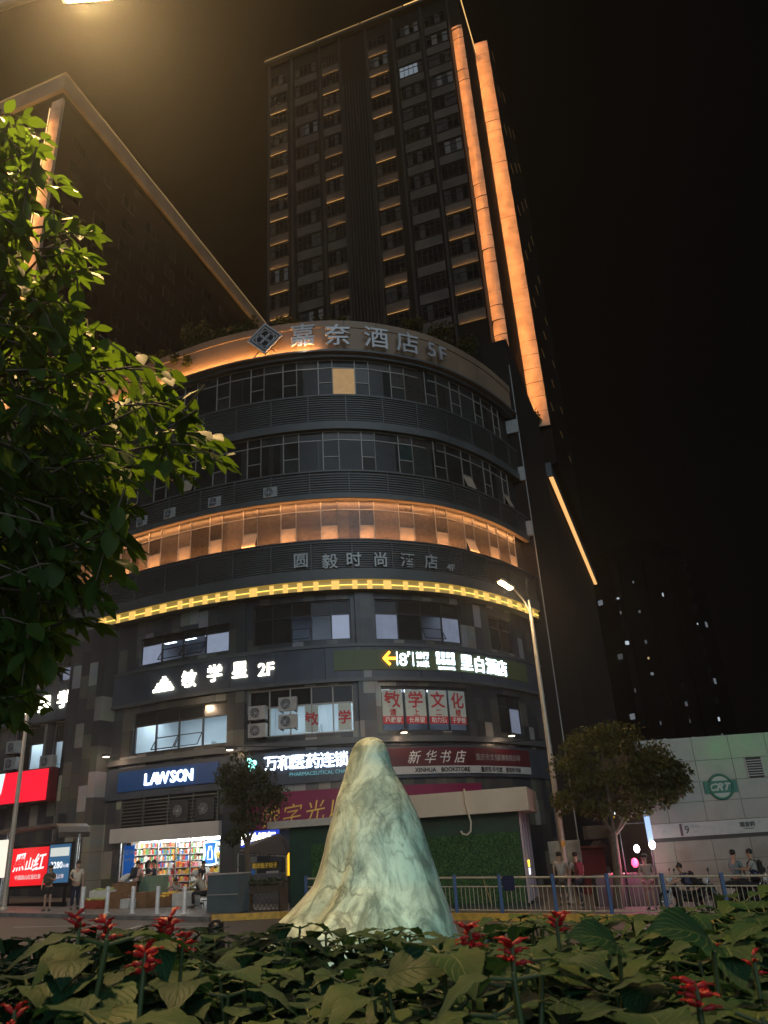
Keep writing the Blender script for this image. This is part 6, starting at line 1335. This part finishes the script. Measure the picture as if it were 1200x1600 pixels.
def hgt(x, Y):   # height of the planting above the soil rises to the right
    q = x / (Y * .5); return .345 + .035 * max(0, -q - .1) + .02 * max(0, q - .35) + .035 * max(0, min(1, (q - .55) / .3))
Y = 1.02
while Y < 3.1:
    x = -.62 * Y - .1
    while x < .62 * Y + .15:
        spots.append((x + rp_.uniform(-.06, .06), Y + rp_.uniform(-.06, .06))); x += .155
    Y += .175
used = set()
for i, (x, Y) in enumerate(spots):
    k = i % 7; h = hgt(x, Y) * rp_.uniform(.9, 1.08) - (.03 if Y < 1.4 else 0); s = h / .34
    if k not in used: used.add(k); protos[k].location = (x, Y, SZ); protos[k].rotation_euler = (0, 0, rp_.uniform(0, 6.28)); protos[k].scale = (s, s, s)
    else: dup(protos[k], (x, Y, SZ), rp_.uniform(0, 6.28), None, s)
def blossom(px, py, Y, lab, n=9, tilt=0, sz=1):
    c = at(px, py, Y); t = thing('red_blossom', lab, 'flower', (c.x, c.y, SZ), 'red blossom spikes over the bedding plants'); rnd = random.Random(px); mb = MB(); top = c + Vector((.006 * tilt, 0, .010)); mb.tube([Vector((c.x - .02, c.y + .02, SZ)), Vector((c.x - .01, c.y, (SZ + c.z) / 2)), c, top], [.005, .0045, .004, .002], 6); mb.build('stalk', stem_m, t)
    mb = MB()
    for k in range(n):
        f_ = k / n; b0_ = c.lerp(top, f_) + Vector((0, 0, -.016 + .022 * f_)); a = k * 2.4 + rnd.uniform(-.4, .4); d = Vector((math.cos(a), math.sin(a) * .8, rnd.uniform(.1, 1.0) - .3 * (1 - f_))).normalized(); L = .019 * sz * rnd.uniform(.8, 1.2); w = .0050 * sz
        tp_ = b0_ + d * L; mb.tube([b0_, b0_ + d * L * .4, b0_ + d * L * .8, tp_], [w * .35, w * .7, w * .95, w * .4], 6)
        for s in (-1, 1):
            sd_ = d.cross(UP).normalized() * s; mb.add([tp_ - d * .006, tp_ + sd_ * .008 * sz + d * .003, tp_ + d * .012 * sz + sd_ * .003 - UP * .004, tp_ + d * .007 * sz], [(0, 1, 2, 3)])
    mb.build('petals', petal, t)['kind'] = 'stuff'
    s_ = (c.z - SZ - .03) / .34
    if s_ > .5: dup(protos[px % 7], (c.x - .03, c.y - .05, SZ), rnd.uniform(0, 6.28), None, s_)
for a in ((125, 1442, 1.75, 'red blossom spike at the left, nearest the bus shelter', 9, -2), (168, 1452, 1.6, 'small red blossom leaning left of the tall pair', 8, -1), (255, 1448, 1.7, 'tall red blossom spike in front of the bollards', 12, 2, 1.1), (286, 1470, 1.65, 'red blossom beside the tall spike, in front of the crates', 8, 1), (226, 1500, 1.3, 'broad red blossom low among the leaves at the left', 11, 0, 1.0), (735, 1460, 1.6, 'red blossom close to the right foot of the statue', 11, -1, 1.05), (801, 1487, 1.35, 'red blossom below the short garden lamp', 10, 0, .95), (870, 1440, 1.75, 'red blossom standing out against the yellow kerb', 9, 1), (1090, 1555, 1.15, 'red blossom deep among the leaves at the right', 10, 0, .95), (1178, 1503, 1.4, 'small orange red blossom at the right edge', 4, 0, .7), (1120, 1484, 1.6, 'tiny red blossom beside the big raised leaf', 3, 0, .6), (22, 1592, 1.2, 'red blossom cut by the lower left corner', 6, 0, .8)): blossom(*a)
# a few large raised leaves that stand above the rest on the right
for px, py, Y, L, lab in ((1075, 1438, 1.32, .125, 'largest raised leaf standing above the bed at the right'), (935, 1452, 1.5, .11, 'wide raised leaf left of the largest one'), (650, 1500, 1.5, .12, 'dark pointed leaf in front of the statue foot')):
    c = at(px, py, Y); t = thing('tall_leaf', lab, 'leaf', (c.x, c.y, SZ)); mb = MB(); tones = []; dd = Vector((-.5 if px > 700 else .8, -.45, .42)); leaf(mb, tones, c - dd.normalized() * L * .55, dd, Vector((.1, -.55, .8)), L, L * .42, .42, .45, 5, 14); o = mb.build('blade', sal, t); q = o.data.attributes.new('tone', 'FLOAT', 'POINT'); q.data.foreach_set('value', tones)
    mb = MB(); b0_ = c - dd.normalized() * L * .55; mb.tube([Vector((c.x, c.y + .05, SZ)), b0_.lerp(Vector((c.x, c.y + .05, SZ)), .4), b0_], .004, 5); mb.build('stem', stem_m, t)

# overhanging tree at the left edge
leafF = leafmat('near_leaf', (.034, .075, .016), (.16, .30, .018)); rt = random.Random(31)
ft_ = thing('overhanging_tree', 'leafy tree overhanging the left edge, its tips lit yellow green by the lamp', 'tree', (-4.0, 3.4, g(-4)))
mb = MB(); trunk = Vector((-4.0, 3.4, g(-4))); f0 = Vector((-3.7, 3.5, 3.2)); mb.tube([trunk, trunk.lerp(f0, .5) + Vector((.1, 0, 0)), f0, Vector((-3.3, 3.6, 5.2))], [.17, .14, .12, .07], 10)
lv = MB()
def near_leaf(base, d, L):
    d = d.normalized(); s = d.cross(UP); s = s.normalized() if s.length > .1 else Vector((1, 0, 0)); s = (Matrix.Rotation(rt.uniform(-.7, .7), 3, d) @ s); u = s.cross(d).normalized(); W_ = L * rt.uniform(.24, .30); vs = []
    for v, w in ((0, .05), (.18, .62), (.42, 1), (.68, .82), (.88, .38), (1, 0)):
        c = base + d * L * v - UP * (.16 * L * v * v); vs += [c - s * W_ * w + u * W_ * w * .22, c, c + s * W_ * w + u * W_ * w * .22]
    fs = []
    for j in range(5): o = j * 3; fs += [(o, o + 1, o + 4, o + 3), (o + 1, o + 2, o + 5, o + 4)]
    lv.add(vs, fs, 0, True)
def spray(px, py, Y, dirx, diry, n, L=.085):
    """a twig ending near the given spot, leaves alternating along it"""
    e = at(px, py, Y); d = Vector((dirx, rt.uniform(-.3, .3), diry)).normalized(); ln = .05 * n; b0_ = e - d * ln + UP * .05
    mb.tube([b0_, b0_.lerp(e, .5) + UP * .03, e], [.006, .004, .002], 5)
    for k in range(n):
        c = b0_.lerp(e, (k + .6) / n) + UP * .03 * math.sin(math.pi * (k + .5) / n); s = 1 if k % 2 else -1; sd_ = Vector((-d.z * .5, rt.choice([-1, 1]) * .7, d.x * .4)) * s; near_leaf(c, d * .7 + sd_ * .8 - UP * rt.uniform(.1, .9), L * rt.uniform(.75, 1.2))
    near_leaf(e, d - UP * .4, L); return b0_
EDGE = [(0, 45, 190), (0, 70, 230), (40, 105, 285), (0, 60, 320), (60, 150, 360), (90, 148, 400), (60, 150, 425), (20, 70, 450), (0, 110, 480), (0, 150, 520), (0, 165, 560), (20, 275, 585), (0, 265, 620), (40, 310, 655), (60, 335, 690), (60, 352, 720), (60, 300, 738), (0, 215, 745), (0, 210, 800), (0, 215, 850), (0, 195, 890), (0, 165, 930), (0, 155, 975), (0, 95, 1010), (0, 85, 1055), (0, 55, 1090), (0, 25, 1130)]
ys_ = [e[2] for e in EDGE]
def lim(y): return np.interp(y, ys_, [e[1] for e in EDGE])
bases = []
for x0, x1, y in EDGE:      # sprays that make the outline
    for k in range(3):
        Yd = rt.uniform(2.9, 3.7); bases.append(spray(x1 - rt.uniform(0, 18), y + rt.uniform(-14, 14), Yd, 1, rt.uniform(-.6, .25) if 560 < y < 1000 else rt.uniform(-.2, .6), rt.randint(4, 6), .105))
for _ in range(680):        # the body of the crown
    y = rt.uniform(215, 1110); l_ = lim(y); 
    if y < 470: l_ = min(l_, 52) if rt.random() < .8 else l_
    x = rt.uniform(-90, max(5, l_ - 18)); Yd = rt.uniform(2.9, 4.9); bases.append(spray(x, y, Yd, rt.uniform(-.3, 1), rt.uniform(-.9, .3), rt.randint(5, 7), .118))
hub = [at(-60, 420, 3.6), at(-40, 600, 3.5), at(-50, 780, 3.5), at(-60, 950, 3.6), at(-120, 300, 3.8)]
for h in hub: mb.tube([Vector((-3.6, 3.5, 3.6)), Vector((-3.1, 3.55, (h.z + 3.8) / 2)), h], [.06, .04, .02], 7)
for b0_ in bases[::5]:
    h = min(hub, key=lambda q: (q - b0_).length); m_ = h.lerp(b0_, .5) + Vector((0, rt.uniform(-.1, .1), .06)); mb.tube([h, m_, b0_], [.013, .008, .005], 5)
mb.build('trunk', bark, ft_); lv.build('crown', leafF, ft_)
# even thin haze round the whole place, added to give the lamps a glow
hz = bpy.data.materials.new('glow_haze'); hz.use_nodes = True; nt = hz.node_tree; nt.nodes.clear(); o = nt.nodes.new('ShaderNodeOutputMaterial'); pv = nt.nodes.new('ShaderNodeVolumePrincipled')
pv.inputs['Color'].default_value = (.9, .9, .9, 1); pv.inputs['Density'].default_value = .0010; pv.inputs['Anisotropy'].default_value = .80; nt.links.new(pv.outputs[0], o.inputs['Volume'])
mb = MB(); mb.box(-120, 120, -40, 230, -40, 110); hb = mb.build('haze', hz); hb['kind'] = 'stuff'
cy.volume_step_rate = 10
